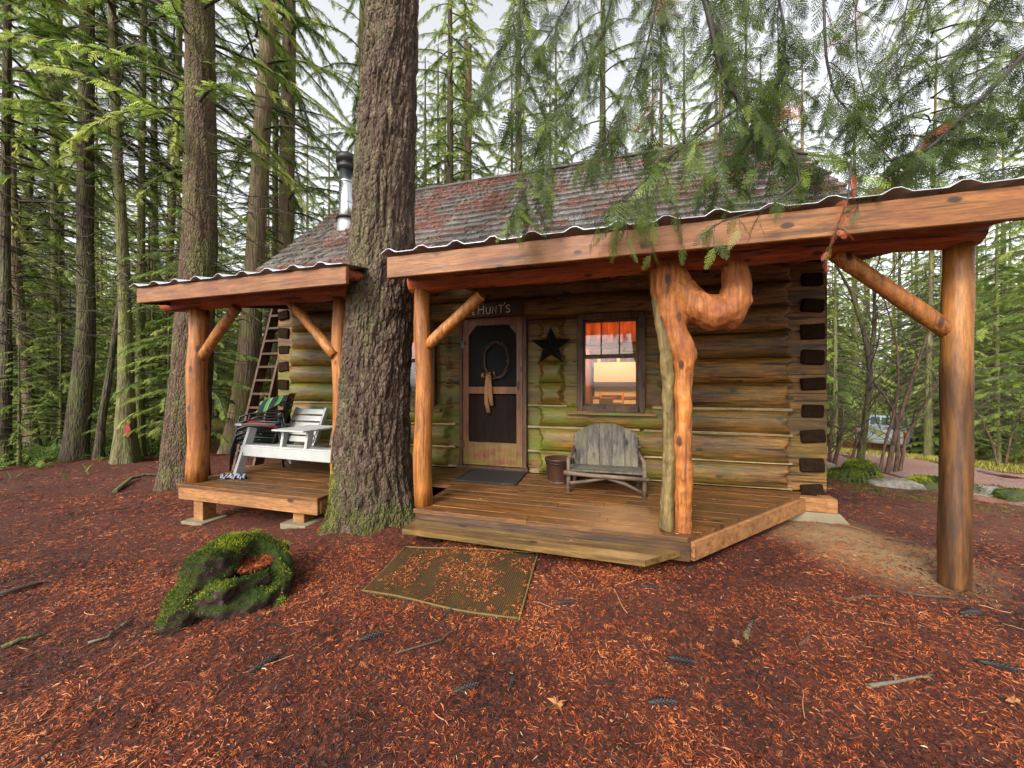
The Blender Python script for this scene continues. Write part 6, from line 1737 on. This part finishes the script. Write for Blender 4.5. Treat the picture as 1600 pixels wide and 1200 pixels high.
# on the roof
n = 60000; X = rg3.uniform(RX0, RX1, n); s = rg3.uniform(0, slope_len, n)
nz = fbm(np.stack([X * 2.2, s * 4.5, X * 0], -1), 3, 51); rowf = (s / EXPO) % 1.0
k = (nz + .10 * (rg3.random(n) - .5) + .06 * sstep(-X, -1, 4)) > .55; X, s = X[k], s[k]; n = len(X)
Yr = EY + s * ca; Zr = roofz(EY) + s * sa + .060
V, Q = chips(n, X, Yr, Zr, rg3.uniform(.02, .07, n), rg3.uniform(.004, .009, n), 77, None, .1, True)
# lay them along the slope
c0 = np.repeat(np.stack([X, Yr, Zr], -1), 4, 0); dlt = V - c0
V = c0 + np.stack([dlt[:, 0], dlt[:, 1] * ca - dlt[:, 2] * sa, dlt[:, 1] * sa + dlt[:, 2] * ca], -1)
tag(link('roof_litter', npmesh('roof_litter', V, Q, False, np.repeat(np.clip(rg3.normal(.5, .15, n), 0, .9), 4)), M['litter']), 'reddish fallen needles caught on the roof shingles', 'needles', None, 'stuff')
# on deck and step
n = 2600; X = rg3.uniform(-5, 1.6, n); Y = 2.45 + rg3.random(n) ** 1.5 * 2.1; Z = np.full(n, DZ + .005)
onstep = Y < YD - .04; Z = np.where(onstep, SZ + .003, Z)
fx = a_ = None
stepf = onZ(628, 829, SZ)[1] + .02
k = np.where(onstep, (X > -1.75) & (X < .15) & (Y > 2.80), ((X > -1.8) | ((X < -3.0))) & (X < .5 + (Y - YD) * .85)); k &= ~((X > -2.9) & (X < -1.85))
X, Y, Z = X[k], Y[k], Z[k]; n = len(X)
V, Q = chips(n, X, Y, Z, rg3.uniform(.008, .035, n), rg3.uniform(.0015, .004, n), 78, None, .05)
tag(link('deck_litter', npmesh('deck_litter', V, Q, False, np.repeat(np.clip(rg3.normal(.75, .15, n), 0, 1), 6)), M['litter']), 'scattered pale needles on the deck boards and step', 'needles', None, 'stuff')
# inside the stump hollow
n = 1500; aa = rg3.uniform(0, 6.28, n); rr2 = np.sqrt(rg3.random(n)); hc = Vector(Q_ if False else onZ(393, 889, .15))
X = hc.x + rr2 * .13 * np.cos(aa); Y = hc.y + rr2 * .12 * np.sin(aa); Z = hc.z + rg3.uniform(0, .03, n) + .03 * rr2
V, Q2 = chips(n, X, Y, Z, rg3.uniform(.015, .05, n), rg3.uniform(.002, .004, n), 79, None, .3)
hl = link('hollow_litter', npmesh('hollow_litter', V - np.array(ORG[sm.name]), Q2, False, np.repeat(np.clip(rg3.normal(.6, .18, n), 0, 1), 6)), M['litter'], sm); tag(hl, kind='stuff')

# ================================================================== CEDAR BOUGHS OVERHEAD
ct = (3.7, -.9)
cd = thing('cedar_tree', 'cedar with long drooping sprays hanging over the porch roof from above right', 'tree', (ct[0], ct[1], ghf(*ct)))
co = np.array(ORG[cd.name])
V, Fq, _, _ = trunk_arrays([(ct[0], ct[1], -.3), (ct[0], ct[1], 4), (ct[0] + .1, ct[1], 12)], [.3, .24, .08], 40, .1, .012, 3, 1.2, 99, .4)
link('trunk', npmesh('trunk', V - co, Fq, True), M['bark_b'], cd)
M['bough'] = plain('wet_dark_twig', srgb(48, 38, 34), .6, var=.4, scale=20)
def smoothpath(P, n):
    P = np.array(P, float); s = np.linspace(0, 1, len(P)); t = np.linspace(0, 1, n); C = np.stack([np.interp(t, s, P[:, k]) for k in range(3)], -1)
    for _ in range(max(2, n // 14)): C[1:-1] = (C[:-2] + 2 * C[1:-1] + C[2:]) / 4
    return C
def bough(path, r0, seed, side=1.0, sub=(.25, .6), every=.07, fs=(.14, .30), start=.0, hang=.7, from_trunk=True, dense=.042, dead=.015, tb=.0):
    rg2 = np.random.default_rng(seed)
    P = [atd(*q) for q in path]
    Pm = P
    if from_trunk: Pm = [(ct[0], ct[1], 4.2 + 1.5 * rg2.random()), (np.array((ct[0], ct[1], 5.6)) * .45 + np.array(P[0]) * .55)] + P
    C = smoothpath(Pm, 70); Cv = smoothpath(P, 50)
    Rr = r0 * (1 - .75 * np.linspace(0, 1, len(C)))
    W, Fb = tube3(C[None], Rr[None], 8)
    seg = np.linalg.norm(np.diff(Cv, axis=0), axis=1).sum(); ns = int(seg / every)
    t = start + (1 - start) * (np.arange(ns) + rg2.uniform(0, 1, ns)) / ns; ix = np.clip((t * 49).astype(int), 0, 48)
    base = Cv[ix]; d = Cv[ix + 1] - Cv[ix]; d /= np.linalg.norm(d, axis=1, keepdims=True)
    sv = np.cross(d, rg2.normal(0, .35, (ns, 3)) + np.array([0, 0, 1.0])); sv /= np.linalg.norm(sv, axis=1, keepdims=True)
    sg = np.where(np.arange(ns) % 2 == 0, 1, -1)[:, None] * side
    L = rg2.uniform(*sub, ns) * (1 - .35 * t); m = 9; tt = np.linspace(0, 1, m)
    D = d * rg2.uniform(.3, .9, ns)[:, None] + sv * sg * rg2.uniform(.4, 1, ns)[:, None]; D /= np.linalg.norm(D, axis=1, keepdims=True)
    S = base[:, None] + (D[:, None] * (tt - .25 * tt ** 2)[None, :, None]) * L[:, None, None]
    S[:, :, 2] -= hang * (tt ** 2)[None] * L[:, None] * rg2.uniform(.5, 1.2, ns)[:, None]
    W2, F2 = tube3(S, (.0035 * (1 - .7 * tt))[None] * np.ones((ns, 1)), 4)
    PP, DD, SS, TT = [], [], [], []
    for k in range(ns):
        n = max(3, int(L[k] / dense)); u = .08 + .92 * (np.arange(n) + rg2.uniform(0, .8, n)) / n; u = np.clip(u, 0, .999)
        f = u * (m - 1); i0 = f.astype(int); fr_ = (f - i0)[:, None]; p = S[k, i0] * (1 - fr_) + S[k, np.minimum(i0 + 1, m - 1)] * fr_
        dd = S[k, np.minimum(i0 + 1, m - 1)] - S[k, i0]; dd /= np.linalg.norm(dd, axis=1, keepdims=True) + 1e-9
        s2 = np.cross(dd, np.array([0, 0, 1.0]) + rg2.normal(0, .4, 3)); s2 /= np.linalg.norm(s2, axis=1, keepdims=True) + 1e-9
        q = dd * rg2.uniform(.5, 1, n)[:, None] + s2 * np.where(np.arange(n) % 2 == 0, 1, -1)[:, None] * rg2.uniform(.25, .9, n)[:, None]; q[:, 2] -= hang * rg2.uniform(.2, .9, n)
        PP.append(p); DD.append(q); SS.append(rg2.uniform(*fs, n) * (1 - .3 * u))
        dd_ = rg2.random() < dead
        TT.append(np.clip((.95 if dd_ else .24 + tb) + rg2.normal(0, .04 if dd_ else .16, n), 0, 1 if dd_ else .86))
    V, Fs, tn = place_fronds(np.vstack(PP), np.vstack(DD), np.concatenate(SS), HI, rg2, np.concatenate(TT), .5)
    wo = link('bough', npmesh('bough', np.vstack([W, W2]) - co, np.vstack([Fb, F2 + len(W)]), True), M['bough'], cd)
    link('sprays', npmesh('sprays', V - co, Fs, False, tn), M['cedar'], wo)
bough([(1085, -70, 2.75), (1112, 40, 2.65), (1126, 112, 2.6), (1160, 165, 2.55), (1200, 205, 2.5), (1240, 238, 2.45), (1300, 246, 2.4)], .030, 1, every=.055)
bough([(1160, 165, 2.55), (1100, 205, 2.45), (1040, 250, 2.4), (1000, 290, 2.35), (955, 322, 2.3)], .010, 2, from_trunk=False, hang=.9, tb=.08)
bough([(1240, 238, 2.45), (1252, 285, 2.25), (1200, 325, 2.1), (1130, 345, 2.0), (1095, 368, 1.95)], .009, 3, from_trunk=False, sub=(.08, .18), every=.16, hang=.8, tb=.12, fs=(.11, .20))
bough([(1670, 20, 3.0), (1600, 85, 2.9), (1540, 150, 2.8), (1490, 195, 2.7), (1450, 235, 2.6), (1385, 252, 2.5)], .026, 4, every=.06, tb=-.05)
bough([(1680, 150, 3.1), (1600, 185, 3.0), (1540, 188, 2.9), (1480, 192, 2.85), (1410, 180, 2.8)], .012, 5, every=.08, tb=-.05)
bough([(975, -60, 3.0), (935, 70, 2.9), (890, 150, 2.8), (845, 208, 2.7), (828, 280, 2.6), (795, 345, 2.5)], .012, 6, sub=(.15, .42), every=.06, tb=.05)
bough([(1040, -60, 2.95), (1010, 75, 2.85), (988, 140, 2.75), (960, 200, 2.65), (925, 265, 2.55)], .011, 7, sub=(.2, .45), every=.065)
bough([(1285, -70, 2.9), (1290, 90, 2.8), (1305, 150, 2.75), (1345, 195, 2.65), (1400, 260, 2.55), (1410, 300, 2.5)], .013, 8, sub=(.2, .5), every=.08)
bough([(860, -80, 3.4), (800, 40, 3.3), (770, 110, 3.2), (745, 170, 3.1)], .010, 9, sub=(.25, .5), every=.09, dense=.055)
bough([(1470, -80, 3.3), (1430, 60, 3.2), (1400, 130, 3.1), (1340, 180, 3.0)], .012, 10, sub=(.25, .5), every=.10, dense=.055, tb=-.08)
bough([(1200, -80, 3.1), (1230, 60, 3.0), (1210, 150, 2.9), (1150, 230, 2.8), (1120, 300, 2.7)], .012, 11, sub=(.25, .5), every=.07)
bough([(1620, -80, 3.5), (1560, 30, 3.4), (1500, 90, 3.3), (1440, 110, 3.2)], .014, 12, sub=(.3, .6), every=.10, dense=.055, tb=-.1)
bough([(930, -90, 3.3), (880, 20, 3.2), (835, 90, 3.1), (800, 190, 3.0)], .010, 13, sub=(.25, .5), every=.085, dense=.055)
bough([(1330, 250, 2.2), (1325, 310, 2.1), (1312, 345, 2.05), (1296, 385, 2.0)], .005, 14, from_trunk=False, sub=(.08, .14), every=.09, dead=1.0, fs=(.06, .11))
bough([(1300, 246, 2.4), (1330, 262, 2.35), (1338, 300, 2.25), (1342, 330, 2.2)], .006, 15, from_trunk=False, sub=(.1, .2), every=.09, fs=(.06, .12))
bough([(1650, 250, 3.2), (1590, 262, 3.1), (1530, 270, 3.0), (1470, 285, 2.9)], .010, 16, sub=(.2, .45), every=.09, tb=.05)
# more sprays to thicken the curtain overhead
rgb_ = np.random.default_rng(77)
for q in range(8):
    px0 = 800 + q * 105 + rgb_.uniform(-20, 20); d0 = rgb_.uniform(2.9, 3.5)
    bough([(px0 + 30, -90, d0 + .1), (px0, 20, d0), (px0 - 25 * rgb_.uniform(-1, 1), 110, d0 - .1), (px0 - 60 * rgb_.uniform(-.6, 1), 190 + 50 * rgb_.random(), d0 - .2)], .008, 100 + q, sub=(.25, .5), every=.11, dense=.055, tb=(-.1 if px0 > 1250 else .0))
#print('TRIS', sum(sum(len(p.vertices) - 2 for p in m.polygons) if len(m.polygons) < 5000 else int(len(m.loops) - 2 * len(m.polygons)) for m in bpy.data.meshes))
